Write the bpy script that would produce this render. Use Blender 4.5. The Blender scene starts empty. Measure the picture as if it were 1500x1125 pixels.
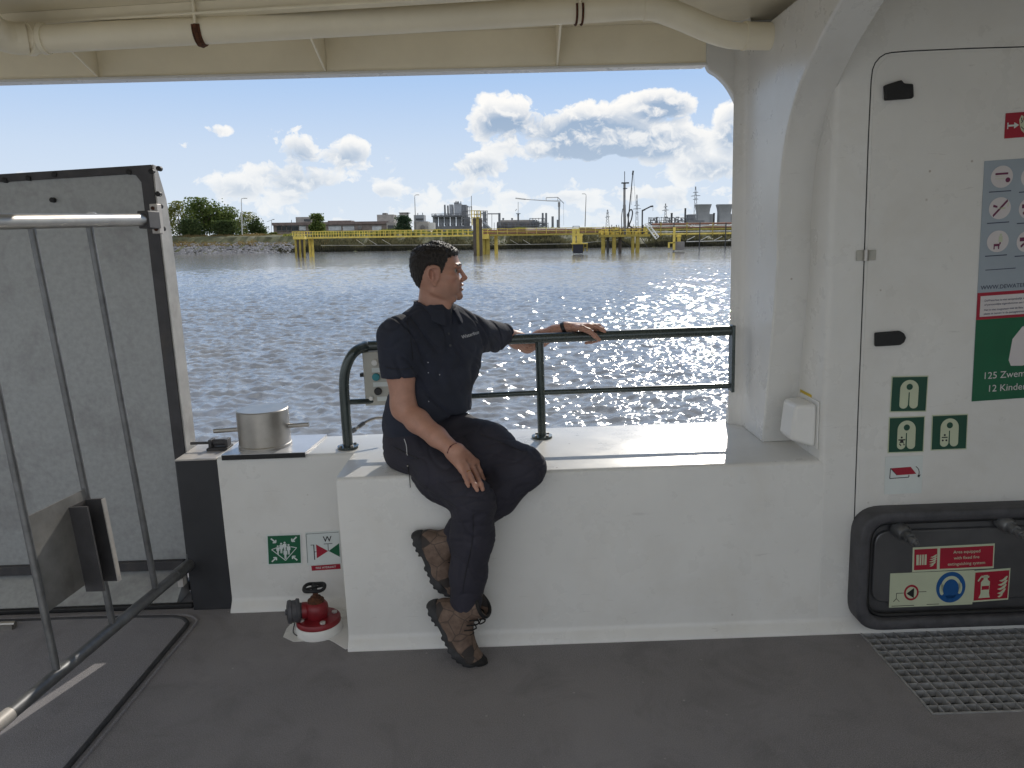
import bpy, bmesh, math, random
import numpy as np
from mathutils import Vector, Matrix, noise
from mathutils.bvhtree import BVHTree
random.seed(7); np.random.seed(7)
R = math.radians
S = bpy.context.scene
COL = S.collection

# ---------------------------------------------------------------- camera
F = 1127.0                                   # focal length in photograph pixels (1500 wide)
PITCH = R(10.64)
EYE = Vector((0, 0, 1.6))                    # 1.6 m above the deck
def cam_axes(roll):
    r0 = Vector((1, 0, 0)); f = Vector((0, math.cos(PITCH), -math.sin(PITCH))); u0 = r0.cross(f)
    c, s = math.cos(roll), math.sin(roll)
    return c*r0 - s*u0, s*r0 + c*u0, f
SHIP = cam_axes(0.036)                       # the vessel heels a little against the horizon
LAND = cam_axes(0.0147)
def mat3(a): return Matrix((a[0], a[1], -a[2])).transposed()
HEEL = Matrix.Translation(EYE) @ (mat3(LAND) @ mat3(SHIP).transposed()).to_4x4() @ Matrix.Translation(-EYE)
cd = bpy.data.cameras.new('camera'); cam = bpy.data.objects.new('camera', cd); COL.objects.link(cam)
cd.sensor_width = 36; cd.lens = 36*F/1500; cd.clip_start = 0.05; cd.clip_end = 20000
cam.matrix_world = Matrix.Translation(EYE) @ mat3(LAND).to_4x4()
S.camera = cam

# ---------------------------------------------------------------- sky and sun
SUN_EL, SUN_AZ = R(30), R(16)                # to the right of the view direction, ahead of the camera
sun_dir = Vector((math.sin(SUN_AZ)*math.cos(SUN_EL), math.cos(SUN_AZ)*math.cos(SUN_EL), math.sin(SUN_EL)))
sd = bpy.data.lights.new('sun', 'SUN'); sun = bpy.data.objects.new('sun', sd); COL.objects.link(sun)
sd.energy = 2.4; sd.angle = R(0.53); sd.color = (1, .93, .82)
sun.rotation_euler = sun_dir.to_track_quat('Z', 'Y').to_euler(); sun.location = (5, 10, 12)
S.view_settings.view_transform = 'Standard'; S.view_settings.look = 'None'
S.view_settings.gamma = 1; S.view_settings.use_curve_mapping = False
S.view_settings.exposure = 0.35
SKY_STRENGTH = 0.1

def ray(px, py, fr):
    return fr[0]*((px-750)/F) + fr[1]*((562.5-py)/F) + fr[2]
def onY(px, py, Y, fr=SHIP):
    d = ray(px, py, fr); return EYE + d*((Y-EYE.y)/d.y)
def onZ(px, py, Z, fr=SHIP):
    d = ray(px, py, fr); return EYE + d*((Z-EYE.z)/d.z)
def onX(px, py, X, fr=SHIP):
    d = ray(px, py, fr); return EYE + d*((X-EYE.x)/d.x)
def W(px, py, Y): return onY(px, py, Y, LAND)

def ang(px, py):
    d = ray(px, py, LAND).normalized(); return math.atan2(d.x, d.y), math.asin(d.z)

class NT:
    """tiny node-tree writer"""
    def __init__(s, nt): s.t = nt
    def n(s, kind, **k):
        nd = s.t.nodes.new(kind)
        for a, b in k.items():
            if a == 'ins':
                for i, v in b.items():
                    if hasattr(v, 'is_output') or isinstance(v, bpy.types.NodeSocket): s.t.links.new(v, nd.inputs[i])
                    else: nd.inputs[i].default_value = v
            else: setattr(nd, a, b)
        return nd
    def m(s, op, a, b=None, c=None, clamp=False):
        nd = s.t.nodes.new('ShaderNodeMath'); nd.operation = op; nd.use_clamp = clamp
        for i, v in enumerate((a, b, c)):
            if v is None: continue
            if isinstance(v, bpy.types.NodeSocket): s.t.links.new(v, nd.inputs[i])
            else: nd.inputs[i].default_value = v
        return nd.outputs[0]
    def mix(s, f, a, b, mode='MIX'):
        nd = s.t.nodes.new('ShaderNodeMix'); nd.data_type = 'RGBA'; nd.blend_type = mode
        for i, v in ((0, f), (6, a), (7, b)):
            if isinstance(v, bpy.types.NodeSocket): s.t.links.new(v, nd.inputs[i])
            else: nd.inputs[i].default_value = v if i == 0 else (*v[:3], 1)
        return nd.outputs[2]
    def ramp(s, f, stops, interp='LINEAR'):
        nd = s.t.nodes.new('ShaderNodeValToRGB'); cr = nd.color_ramp; cr.interpolation = interp
        while len(cr.elements) < len(stops): cr.elements.new(0.5)
        for e, (p, c) in zip(cr.elements, stops):
            e.position = p; e.color = (c, c, c, 1) if isinstance(c, (int, float)) else (*c, 1)
        s.t.links.new(f, nd.inputs[0]); return nd.outputs[0]
    def noise(s, vec, scale, detail=4, rough=.5, dist=0.0, dim='3D'):
        nd = s.n('ShaderNodeTexNoise', noise_dimensions=dim, ins={'Scale': scale, 'Detail': detail, 'Roughness': rough, 'Distortion': dist})
        if vec is not None: s.t.links.new(vec, nd.inputs['Vector'])
        return nd.outputs[0]
    def link(s, a, b): s.t.links.new(a, b)

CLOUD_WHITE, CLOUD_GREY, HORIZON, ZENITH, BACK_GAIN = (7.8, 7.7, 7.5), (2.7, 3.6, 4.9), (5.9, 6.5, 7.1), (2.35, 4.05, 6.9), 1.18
def make_world():
    w = bpy.data.worlds.new('World'); S.world = w; w.use_nodes = True
    t = w.node_tree; t.nodes.clear(); g = NT(t)
    sky = g.n('ShaderNodeTexSky', sky_type='NISHITA', sun_disc=False, sun_elevation=SUN_EL, sun_rotation=SUN_AZ,
              altitude=0, air_density=1.0, dust_density=0.6, ozone_density=2.5)
    tc = g.n('ShaderNodeTexCoord'); d = tc.outputs['Generated']
    sp = g.n('ShaderNodeSeparateXYZ', ins={0: d})
    x, y, z = sp.outputs
    az = g.m('ARCTAN2', x, y); el = g.m('ARCSINE', z)
    # cloud masses: (px, py, half width, half height, weight) measured on the photograph, turned into sky directions
    blobs = [(437,220,36,30,1.05),(505,225,54,20,.92),(440,260,70,27,.98),(345,272,60,18,.60),(470,290,80,14,.60),(400,248,40,26,.72),(314,190,26,9,.54),(280,212,28,7,.46),
             (752,175,78,30,1.1),(700,240,60,19,.92),(865,190,122,36,1.45),(870,217,138,19,1.35),(972,152,50,24,1.20),(965,200,70,32,1.05),
             (1072,185,28,36,.95),(1050,240,58,24,.85),(690,275,50,17,.60),(560,280,52,13,.52),(800,288,90,12,.50),(985,285,80,18,.62),
             (1190,210,110,50,.9),(1360,160,150,50,.8),(1650,220,180,60,.8),(-380,200,150,40,.7)]
    tot = under = None
    for (px, py, sw, sh, wt) in blobs:
        a, e = ang(px, py)
        da = g.m('DIVIDE', g.m('SUBTRACT', az, a), sw/F); de = g.m('DIVIDE', g.m('SUBTRACT', el, e), sh/F)
        q = g.m('ADD', g.m('MULTIPLY', da, da), g.m('MULTIPLY', de, de))
        v = g.m('MULTIPLY', g.m('EXPONENT', g.m('MULTIPLY', q, -1.0)), wt)
        tot = v if tot is None else g.m('MAXIMUM', tot, v)
        dl = g.m('ADD', de, .42); q2 = g.m('ADD', g.m('MULTIPLY', da, da), g.m('MULTIPLY', dl, dl))     # the shaded base of the same cloud
        v = g.m('MULTIPLY', g.m('EXPONENT', g.m('MULTIPLY', q2, -1.5)), wt)
        under = v if under is None else g.m('MAXIMUM', under, v)
    cv = g.n('ShaderNodeCombineXYZ', ins={0: az, 1: g.m('MULTIPLY', el, 1.25), 2: 0.37}).outputs[0]
    wob = g.n('ShaderNodeTexNoise', noise_dimensions='2D', ins={'Vector': cv, 'Scale': 26.0, 'Detail': 4.0})
    wv = g.n('ShaderNodeVectorMath', operation='SUBTRACT', ins={0: wob.outputs['Color'], 1: (.5, .5, .5)}).outputs[0]
    wv = g.n('ShaderNodeVectorMath', operation='SCALE', ins={0: wv, 3: .030}).outputs[0]
    cw_ = g.n('ShaderNodeVectorMath', operation='ADD', ins={0: cv, 1: wv}).outputs[0]
    def puffs(vec):
        vo = g.n('ShaderNodeTexVoronoi', feature='F1', voronoi_dimensions='2D', ins={'Vector': vec, 'Scale': 17.0, 'Detail': 4.0, 'Roughness': .55, 'Lacunarity': 2.1})
        vo.normalize = True
        return g.m('ADD', g.m('MULTIPLY', g.m('SUBTRACT', .30, vo.outputs['Distance']), 2.2), g.m('MULTIPLY', g.m('SUBTRACT', g.noise(vec, 11.0, 7, .60, .1, '2D'), .5), 2.3))
    f0 = puffs(cw_)
    f1 = puffs(g.n('ShaderNodeVectorMath', operation='ADD', ins={0: cw_, 1: (0.003, 0.009, 0)}).outputs[0])
    back = g.m('MULTIPLY', g.ramp(g.m('ABSOLUTE', az), [(0.55, 0.0), (1.0, 1.0)]), .50)     # loose cloud all round the rest of the sky
    low = g.ramp(el, [(0.0, .40), (0.07, .24), (0.15, 0.0)])
    base = g.m('MAXIMUM', g.m('MAXIMUM', tot, back), low)
    keep = g.ramp(base, [(0.04, 0.0), (0.34, 1.0)])                 # no stray scraps in clear sky
    dens0 = g.m('ADD', base, g.m('MULTIPLY', keep, f0)); dens1 = g.m('ADD', base, g.m('MULTIPLY', keep, f1))
    cover = g.ramp(dens0, [(0.33, 0.0), (0.42, .60), (0.58, 1.0)])
    thick = g.ramp(g.m('ADD', g.m('MULTIPLY', under, .75), g.m('MULTIPLY', dens0, .35)), [(0.34, 0.0), (1.0, 1.0)])
    rim = g.ramp(g.m('ADD', g.m('SUBTRACT', dens0, dens1), .3), [(0.22, 0.0), (0.62, 1.0)])
    lit = g.m('SUBTRACT', 1.0, g.m('MULTIPLY', thick, g.m('SUBTRACT', 1.0, g.m('MULTIPLY', rim, .8))), clamp=True)
    cl = g.mix(lit, CLOUD_GREY, CLOUD_WHITE)
    hz = g.ramp(el, [(0.0, .80), (0.05, .42), (0.15, .0)])          # far clouds pale into the air
    cl = g.mix(hz, cl, HORIZON)
    cap = g.ramp(el, [(0.0, HORIZON), (0.11, tuple(.66*a+.34*b for a, b in zip(HORIZON, ZENITH))), (0.25, ZENITH), (1.0, tuple(.7*a for a in ZENITH))])
    skyc = g.mix(g.ramp(el, [(0.03, 0.0), (0.16, 1.0)]), cap, g.mix(1.0, sky.outputs[0], cap, 'DARKEN'))
    out = g.mix(cover, skyc, cl)
    # sky behind the camera brightened to light the interior, as sunlit clouds would
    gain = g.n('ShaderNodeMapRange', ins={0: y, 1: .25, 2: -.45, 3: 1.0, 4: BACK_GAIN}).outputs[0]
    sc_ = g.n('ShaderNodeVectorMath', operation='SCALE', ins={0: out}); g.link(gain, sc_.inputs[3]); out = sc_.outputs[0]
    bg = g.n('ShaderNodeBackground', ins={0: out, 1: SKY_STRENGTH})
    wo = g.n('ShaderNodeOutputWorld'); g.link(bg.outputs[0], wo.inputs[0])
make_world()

# ---------------------------------------------------------------- materials
def material(name, col, rough=.5, metal=0.0, var=.06, scale=8, bump=0.0, bscale=60, spec=.5, dirt=None, dscale=3, coat=0, sss=0):
    m = bpy.data.materials.new(name); m.use_nodes = True; t = m.node_tree; g = NT(t)
    p = t.nodes['Principled BSDF']
    tc = g.n('ShaderNodeTexCoord'); v = tc.outputs['Object']
    n1 = g.noise(v, scale, 6, .6)
    a = tuple(max(0, c*(1-var*2)) for c in col); b = tuple(min(1, c*(1+var*2)) for c in col)
    c = g.mix(g.ramp(n1, [(.3, 0.0), (.7, 1.0)]), a, b)
    if dirt:
        n2 = g.noise(v, dscale, 8, .65, .3)
        c = g.mix(g.m('MULTIPLY', g.ramp(n2, [(.52, 0.0), (.75, 1.0)]), dirt[1]), c, dirt[0])
    g.link(c, p.inputs['Base Color'])
    p.inputs['Roughness'].default_value = rough; p.inputs['Metallic'].default_value = metal
    p.inputs['Specular IOR Level'].default_value = spec
    if coat: p.inputs['Coat Weight'].default_value = coat; p.inputs['Coat Roughness'].default_value = .15
    if sss: p.inputs['Subsurface Weight'].default_value = sss; p.inputs['Subsurface Radius'].default_value = (.012, .005, .003)
    r = g.m('ADD', rough-.08, g.m('MULTIPLY', n1, .16)); g.link(r, p.inputs['Roughness'])
    if bump:
        nb = g.noise(v, bscale, 5, .6)
        bn = g.n('ShaderNodeBump', ins={'Strength': bump, 'Distance': .01, 'Height': nb}); g.link(bn.outputs[0], p.inputs['Normal'])
    return m
M = {}
def mt(k, *a, **kw): M[k] = material(k, *a, **kw); return M[k]
def worn_paint(name, col, rust=.0):
    m = bpy.data.materials.new(name); m.use_nodes = True; g = NT(m.node_tree); p = m.node_tree.nodes['Principled BSDF']
    v = g.n('ShaderNodeTexCoord').outputs['Object']
    c = g.mix(g.ramp(g.noise(v, 1.7, 5, .6), [(.3, 0.0), (.7, 1.0)]), tuple(.94*q for q in col), tuple(min(.86, 1.04*q) for q in col))
    c = g.mix(g.m('MULTIPLY', g.ramp(g.noise(v, 2.6, 9, .68, .4), [(.50, 0.0), (.74, 1.0)]), .26), c, (.50, .45, .37))
    sc = g.n('ShaderNodeMapping', ins={0: v}); sc.inputs['Rotation'].default_value = (.2, .5, .3); sc.inputs['Scale'].default_value = (3, 3, 26)
    c = g.mix(g.m('MULTIPLY', g.ramp(g.noise(sc.outputs[0], 2.3, 5, .7, .6), [(.65, 0.0), (.70, 1.0)]), .22), c, (.27, .25, .23))      # scuffs
    vo = g.n('ShaderNodeTexVoronoi', ins={'Vector': v, 'Scale': 13.0, 'Randomness': 1.0})
    sp = g.m('MULTIPLY', g.ramp(vo.outputs['Distance'], [(.035, 1.0), (.075, 0.0)]), g.ramp(g.n('ShaderNodeSeparateXYZ', ins={0: vo.outputs['Color']}).outputs[0], [(.90, 0.0), (.93, 1.0)]))
    c = g.mix(g.m('MULTIPLY', sp, .6), c, (.20, .13, .08))                                                                        # chips
    g.link(c, p.inputs['Base Color'])
    g.link(g.m('ADD', .16, g.m('MULTIPLY', g.noise(v, 5, 6, .65), .26)), p.inputs['Roughness'])
    h = g.m('ADD', g.m('MULTIPLY', g.noise(v, 7, 3, .5), 1.0), g.m('MULTIPLY', g.noise(v, 70, 3, .5), .10))
    g.link(g.n('ShaderNodeBump', ins={'Strength': .05, 'Distance': .012, 'Height': h}).outputs[0], p.inputs['Normal']); M[name] = m
worn_paint('white_paint', (.725, .715, .685))
def worn_deck(name, col, seed):
    m = bpy.data.materials.new(name); m.use_nodes = True; g = NT(m.node_tree); p = m.node_tree.nodes['Principled BSDF']
    v0 = g.n('ShaderNodeTexCoord').outputs['Object']; v = g.n('ShaderNodeVectorMath', operation='ADD', ins={0: v0, 1: (seed, seed*.7, 0)}).outputs[0]
    dk, lt = tuple(.68*q for q in col), tuple(1.28*q for q in col)
    c = g.mix(g.ramp(g.noise(v, 260, 3, .7), [(.36, 0.0), (.64, 1.0)]), tuple(.62*q for q in col), tuple(1.35*q for q in col))
    c = g.mix(g.m('MULTIPLY', g.ramp(g.noise(v, .9, 7, .62, .5), [(.40, 0.0), (.66, 1.0)]), .7), c, lt)
    c = g.mix(g.m('MULTIPLY', g.ramp(g.noise(v, 3.4, 8, .66, .8), [(.50, 0.0), (.70, 1.0)]), .55), c, dk)
    st = g.n('ShaderNodeMapping', ins={0: v}); st.inputs['Rotation'].default_value = (0, 0, .7); st.inputs['Scale'].default_value = (2, 14, 1)
    c = g.mix(g.m('MULTIPLY', g.ramp(g.noise(st.outputs[0], 2.0, 6, .7, .5), [(.62, 0.0), (.74, 1.0)]), .22), c, tuple(1.5*q for q in col))   # drag marks
    vo = g.n('ShaderNodeTexVoronoi', ins={'Vector': v, 'Scale': 16.0})
    sp = g.m('MULTIPLY', g.ramp(vo.outputs['Distance'], [(.03, 1.0), (.09, 0.0)]), g.ramp(g.n('ShaderNodeSeparateXYZ', ins={0: vo.outputs['Color']}).outputs[0], [(.88, 0.0), (.91, 1.0)]))
    c = g.mix(g.m('MULTIPLY', sp, .55), c, (.52, .50, .48))                                                                       # pale paint specks
    g.link(c, p.inputs['Base Color']); g.link(g.m('ADD', .62, g.m('MULTIPLY', g.noise(v, 3, 6, .6), .35)), p.inputs['Roughness'])
    g.link(g.n('ShaderNodeBump', ins={'Strength': .55, 'Distance': .004, 'Height': g.noise(v, 330, 3, .6)}).outputs[0], p.inputs['Normal']); M[name] = m
worn_deck('deck_coat', (.225, .214, .220), 0.0); worn_deck('hatch_coat', (.245, .238, .255), 3.1); worn_deck('bounce_coat', (.64, .63, .60), 7.7)
mt('ceiling_paint', (.85,.775,.60), .40, var=.03, scale=3, bump=.06, bscale=8, dirt=((.58,.50,.36), .22), dscale=2.5)
mt('seal_grey', (.040,.040,.044), .7, var=.15, scale=30)
mt('black_rubber', (.012,.012,.013), .6, var=.2, scale=30)
mt('dark_rubber', (.065,.064,.070), .55, var=.15, scale=20, bump=.1, bscale=120)
mt('dark_paint', (.030,.031,.035), .45, var=.1, scale=6)
mt('ramp_metal', (.37,.38,.38), .55, .3, var=.06, scale=45, dirt=((.19,.18,.18), .7), dscale=3.2, bump=.05, bscale=60)
mt('frame_metal', (.060,.058,.062), .6, .2, var=.15, scale=9, dirt=((.14,.12,.10), .5), dscale=6)
mt('plate_metal', (.21,.205,.195), .55, .2, var=.12, scale=9, dirt=((.10,.09,.085), .6), dscale=7)
mt('side_metal', (.40,.39,.37), .5, .2, var=.1, scale=8, dirt=((.22,.19,.17), .6), dscale=7)
mt('pale_metal', (.52,.49,.46), .5, .25, var=.08, scale=9, dirt=((.30,.24,.20), .5), dscale=8)
mt('gate_metal', (.17,.173,.178), .42, .55, var=.15, scale=14, dirt=((.04,.04,.04), .4), dscale=7)
mt('steel', (.42,.40,.37), .42, .95, var=.06, scale=12, dirt=((.36,.33,.29), .5), dscale=6)
mt('rail_paint', (.040,.055,.052), .28, .25, var=.12, scale=10, coat=.4)
mt('rust', (.085,.030,.012), .85, var=.35, scale=60, bump=.3, bscale=120)
mt('plate_blue', (.60,.60,.62), .22, .2, var=.04, scale=4)
mt('red_paint', (.22,.014,.020), .4, var=.12, scale=14, dirt=((.16,.02,.02), .4), dscale=12)
mt('plastic_white', (.76,.75,.72), .35, var=.02, scale=6)
mt('box_grey', (.46,.45,.40), .45, var=.05, scale=10)
mt('sign_green', (.004,.105,.045), .45, var=.04, scale=9)
mt('sign_dark_green', (.006,.060,.035), .45, var=.05, scale=9)
mt('sign_red', (.34,.010,.030), .45, var=.05, scale=9)
mt('sign_blue', (.010,.085,.26), .45, var=.05, scale=9)
mt('sign_pale', (.52,.56,.40), .5, var=.03, scale=9)
mt('sign_white', (.66,.70,.68), .5, var=.02, scale=9)
mt('sign_black', (.015,.015,.016), .5, var=.1, scale=9)
mt('poster_grey', (.33,.38,.43), .5, var=.03, scale=6)
mt('poster_white', (.62,.58,.58), .5, var=.02, scale=6)
mt('poster_ink', (.05,.06,.10), .5, var=.02, scale=6)
mt('poster_plum', (.14,.02,.07), .5, var=.02, scale=6)
mt('yellow_paint', (.62,.44,.015), .5, var=.1, scale=3, dirt=((.35,.22,.05), .4), dscale=2)
mt('teal_plastic', (.01,.22,.26), .3, var=.05)
mt('grating_metal', (.40,.40,.40), .55, .3, var=.15, scale=30)
mt('recess_metal', (.12,.12,.125), .34, .5, var=.08, scale=5)
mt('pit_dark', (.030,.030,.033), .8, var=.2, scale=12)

# ---------------------------------------------------------------- mesh helpers
class MB:
    def __init__(s): s.v = []; s.f = []; s.mi = []; s.cur = 0
    def add(s, vs, fs):
        b = len(s.v); s.v += [Vector(v) for v in vs]; s.f += [tuple(b+i for i in f) for f in fs]; s.mi += [s.cur]*len(fs); return s
    def box(s, a, b):
        x0,y0,z0 = a; x1,y1,z1 = b
        x0,x1 = min(x0,x1),max(x0,x1); y0,y1 = min(y0,y1),max(y0,y1); z0,z1 = min(z0,z1),max(z0,z1)
        return s.add([(x0,y0,z0),(x1,y0,z0),(x1,y1,z0),(x0,y1,z0),(x0,y0,z1),(x1,y0,z1),(x1,y1,z1),(x0,y1,z1)],
              [(0,3,2,1),(4,5,6,7),(0,1,5,4),(1,2,6,5),(2,3,7,6),(3,0,4,7)])
    def prism(s, poly, vec):
        n = len(poly); vec = Vector(vec); p = [Vector(q) for q in poly]
        return s.add(p+[q+vec for q in p], [tuple(range(n))[::-1], tuple(range(n, 2*n))] + [(i,(i+1)%n,n+(i+1)%n,n+i) for i in range(n)])
    def strip(s, rows):                      # rows of equal length -> quads
        m = len(rows[0]); vs = [v for r in rows for v in r]
        return s.add(vs, [(i*m+j, i*m+j+1, (i+1)*m+j+1, (i+1)*m+j) for i in range(len(rows)-1) for j in range(m-1)])
    def tube(s, pts, r, n=12, caps=True, closed=False):
        pts = [Vector(p) for p in pts]; k = len(pts); rs = r if isinstance(r, (list, tuple)) else [r]*k
        rings = []; prev = None
        for i, p in enumerate(pts):
            a = pts[i-1] if (i or closed) else p; b = pts[(i+1) % k] if (i < k-1 or closed) else p
            d = (b-a).normalized()
            if prev is None:
                up = Vector((0,0,1)) if abs(d.z) < .9 else Vector((1,0,0)); e = d.cross(up).normalized()
            else: e = (prev - d*prev.dot(d)).normalized()
            prev = e; f = d.cross(e)
            rings.append([p + (e*math.cos(2*math.pi*j/n) + f*math.sin(2*math.pi*j/n))*rs[i] for j in range(n)])
        vs = [v for q in rings for v in q]; fs = []
        for i in range(k if closed else k-1):
            for j in range(n):
                a0 = i*n; b0 = ((i+1) % k)*n
                fs.append((a0+j, a0+(j+1)%n, b0+(j+1)%n, b0+j))
        if caps and not closed: fs += [tuple(range(n))[::-1], tuple(range((k-1)*n, k*n))]
        return s.add(vs, fs)
    def lathe(s, prof, c, axis=(0,0,1), n=24):
        ax = Vector(axis).normalized(); c = Vector(c)
        e = ax.cross(Vector((1,0,0)) if abs(ax.x) < .9 else Vector((0,1,0))).normalized(); f = ax.cross(e)
        vs = [c + ax*h + (e*math.cos(2*math.pi*j/n)+f*math.sin(2*math.pi*j/n))*max(r,1e-4) for r, h in prof for j in range(n)]
        k = len(prof); fs = [(i*n+j, i*n+(j+1)%n, (i+1)*n+(j+1)%n, (i+1)*n+j) for i in range(k-1) for j in range(n)]
        fs += [tuple(range(n))[::-1], tuple(range((k-1)*n, k*n))]
        return s.add(vs, fs)
SHIPLIST = []; ROOT = {}
def origin(o):
    while o.parent: o = o.parent
    return o
def obj(name, mb, mat, parent=None, smooth=35, bevel=0, segs=2, ship=True, mats=None, recalc=True):
    vs = np.array([tuple(v) for v in mb.v], dtype=np.float64)
    if parent is None:
        lo, hi = vs.min(0), vs.max(0); loc = Vector(((lo[0]+hi[0])/2, (lo[1]+hi[1])/2, lo[2]))
    else: loc = ROOT[origin(parent).name]
    me = bpy.data.meshes.new(name); me.from_pydata([tuple(v) for v in (vs-np.array(loc))], [], mb.f)
    for mm in (mats or [mat]): me.materials.append(M[mm] if isinstance(mm, str) else mm)
    if mats: me.polygons.foreach_set('material_index', mb.mi)
    bm = bmesh.new(); bm.from_mesh(me)
    if recalc: bmesh.ops.recalc_face_normals(bm, faces=bm.faces)
    if smooth:
        for f in bm.faces: f.smooth = True
        for e in bm.edges:
            if len(e.link_faces) != 2 or e.calc_face_angle(0) > R(smooth): e.smooth = False
    bm.to_mesh(me); bm.free()
    o = bpy.data.objects.new(name, me); COL.objects.link(o)
    if parent is None:
        o.location = loc; ROOT[o.name] = loc
        if ship: SHIPLIST.append(o)
    else: o.parent = parent
    if bevel:
        b = o.modifiers.new('bevel', 'BEVEL'); b.width = bevel; b.segments = segs; b.limit_method = 'ANGLE'; b.angle_limit = R(30)
    return o
def thing(name, loc, label, cat, group=None, ship=True):
    o = bpy.data.objects.new(name, None); COL.objects.link(o); o.location = loc; o.empty_display_size = .1
    ROOT[o.name] = Vector(loc); o['label'] = label; o['category'] = cat
    if group: o['group'] = group
    if ship: SHIPLIST.append(o)
    return o
def tag(o, label, cat, group=None):
    o['label'] = label; o['category'] = cat
    if group: o['group'] = group
    return o
def kind(o, k, label=None):
    o['kind'] = k
    if label: o['label'] = label
    return o
def lerp(a, b, t): return a + (b-a)*t
def smooth_path(pts, n=8):
    """Catmull-Rom through points"""
    p = [Vector(q) for q in pts]; p = [2*p[0]-p[1]] + p + [2*p[-1]-p[-2]]; out = []
    for i in range(1, len(p)-2):
        for k in range(n):
            t = k/n; a, b, c, d = p[i-1:i+3]
            out.append(.5*((2*b)+(c-a)*t+(2*a-5*b+4*c-d)*t*t+(3*b-a-3*c+d)*t**3))
    out.append(p[-2]); return out
# ================================================================ VESSEL (built upright, heeled at the end)
YF, YB, YO, ZT = 2.87, 3.24, 3.55, .714      # bulwark front, left bulwark front, outer plating, bulwark top
XR = 1.185                                    # left edge of the cabin wall
XL = onY(492, 700, YF).x                      # left end of the deep bulwark
XP = onY(317, 680, YB).x                      # right edge of the black post
ZC = 2.48

# ---- deck
mb = MB().add([(-7,-7,0),(7,-7,0),(7,3.6,0),(-7,3.6,0)], [(0,1,2,3)])
# cut-out for the grating pit: floor built as four pieces round it
gx0, gy1 = onZ(1257, 930, 0).x, 2.862
gp = [onZ(1257,930,0), onZ(1345,1048,0)]
GX0, GY0 = 1.355, onZ(1400, 1046, 0).y
mb = MB()
for a, b in (((-7,1.88),(GX0,3.7)), ((GX0,1.88),(7,GY0)), ((GX0,gy1+.01),(7,3.7))):
    mb.add([(a[0],a[1],0),(b[0],a[1],0),(b[0],b[1],0),(a[0],b[1],0)], [(0,1,2,3)])
kind(obj('deck_floor', mb, 'deck_coat'), 'structure', 'grey non-slip painted steel deck of the ferry')
mb = MB(); mb.add([(-7,-7,0),(7,-7,0),(7,1.88,0),(-7,1.88,0)], [(0,1,2,3)]); kind(obj('bounce_deck', mb, 'bounce_coat'), 'structure', 'unseen pale deck added behind the grey one to bounce light')  # pale surface added behind the camera to bounce light onto the ceiling
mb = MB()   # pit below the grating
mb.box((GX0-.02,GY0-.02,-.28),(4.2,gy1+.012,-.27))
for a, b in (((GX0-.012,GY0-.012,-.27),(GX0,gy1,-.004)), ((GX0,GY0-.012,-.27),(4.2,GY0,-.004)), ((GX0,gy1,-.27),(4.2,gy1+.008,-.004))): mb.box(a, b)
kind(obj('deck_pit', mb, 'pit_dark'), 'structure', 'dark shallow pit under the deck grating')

gt = thing('deck_grating', ((GX0+2.9)/2, (GY0+gy1)/2, -.03), 'grey steel bar grating let into the deck below the cabin wall', 'grating')
mb = MB(); mb.box((GX0+.002,GY0+.002,-.03),(GX0+.008,gy1-.002,.003)); mb.box((GX0+.008,GY0+.002,-.03),(2.9,GY0+.008,.003)); mb.box((GX0+.008,gy1-.008,-.03),(2.9,gy1-.002,.003))
obj('frame', mb, 'grating_metal', gt)
mb = MB(); x = GX0+.045
while x < 2.88: mb.box((x,GY0+.008,-.028),(x+.0035,gy1-.008,.001)); x += .044
y = GY0+.05
while y < gy1-.02: mb.box((GX0+.008,y,-.024),(2.9,y+.0035,-.0005)); y += .044
obj('bars', mb, 'grating_metal', gt)

# ---- boarding hatch in the deck
pts = [onZ(-260,917,0), onZ(0,912,0), onZ(120,908,0), onZ(235,906,0), onZ(262,907,0), onZ(273,912,0), onZ(272,920,0), onZ(245,952,0), onZ(100,1125,0), onZ(-60,1310,0)]
rim = smooth_path(pts, 6)
ht = thing('deck_hatch', sum(rim, Vector())/len(rim), 'large grey flush deck hatch with a dark rubber seal in front of the boarding ramp', 'hatch')
mb = MB(); mb.prism([(p.x,p.y,.003) for p in rim] + [(-3.2, rim[-1].y, .003), (-3.2, rim[0].y, .003)], (0,0,.005)); obj('cover', mb, 'hatch_coat', ht)
mb = MB(); mb.tube([(p.x,p.y,.006) for p in rim], .0095, 8); obj('seal', mb, 'seal_grey', ht)
mb = MB(); mb.tube([(p.x+.03,p.y+.028,.0015) for p in rim], .006, 6); obj('seal_edge', mb, 'hatch_coat', ht)
a, b = onZ(-8,914,.03), onZ(21,913,.03)
mb = MB(); mb.box((a.x-.05,a.y-.02,.008),(b.x,b.y+.015,.030)); mb.tube([(b.x-.06,a.y,.03),(b.x+.005,b.y,.03)], .011, 10); obj('hinge', mb, 'steel', ht)

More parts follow.
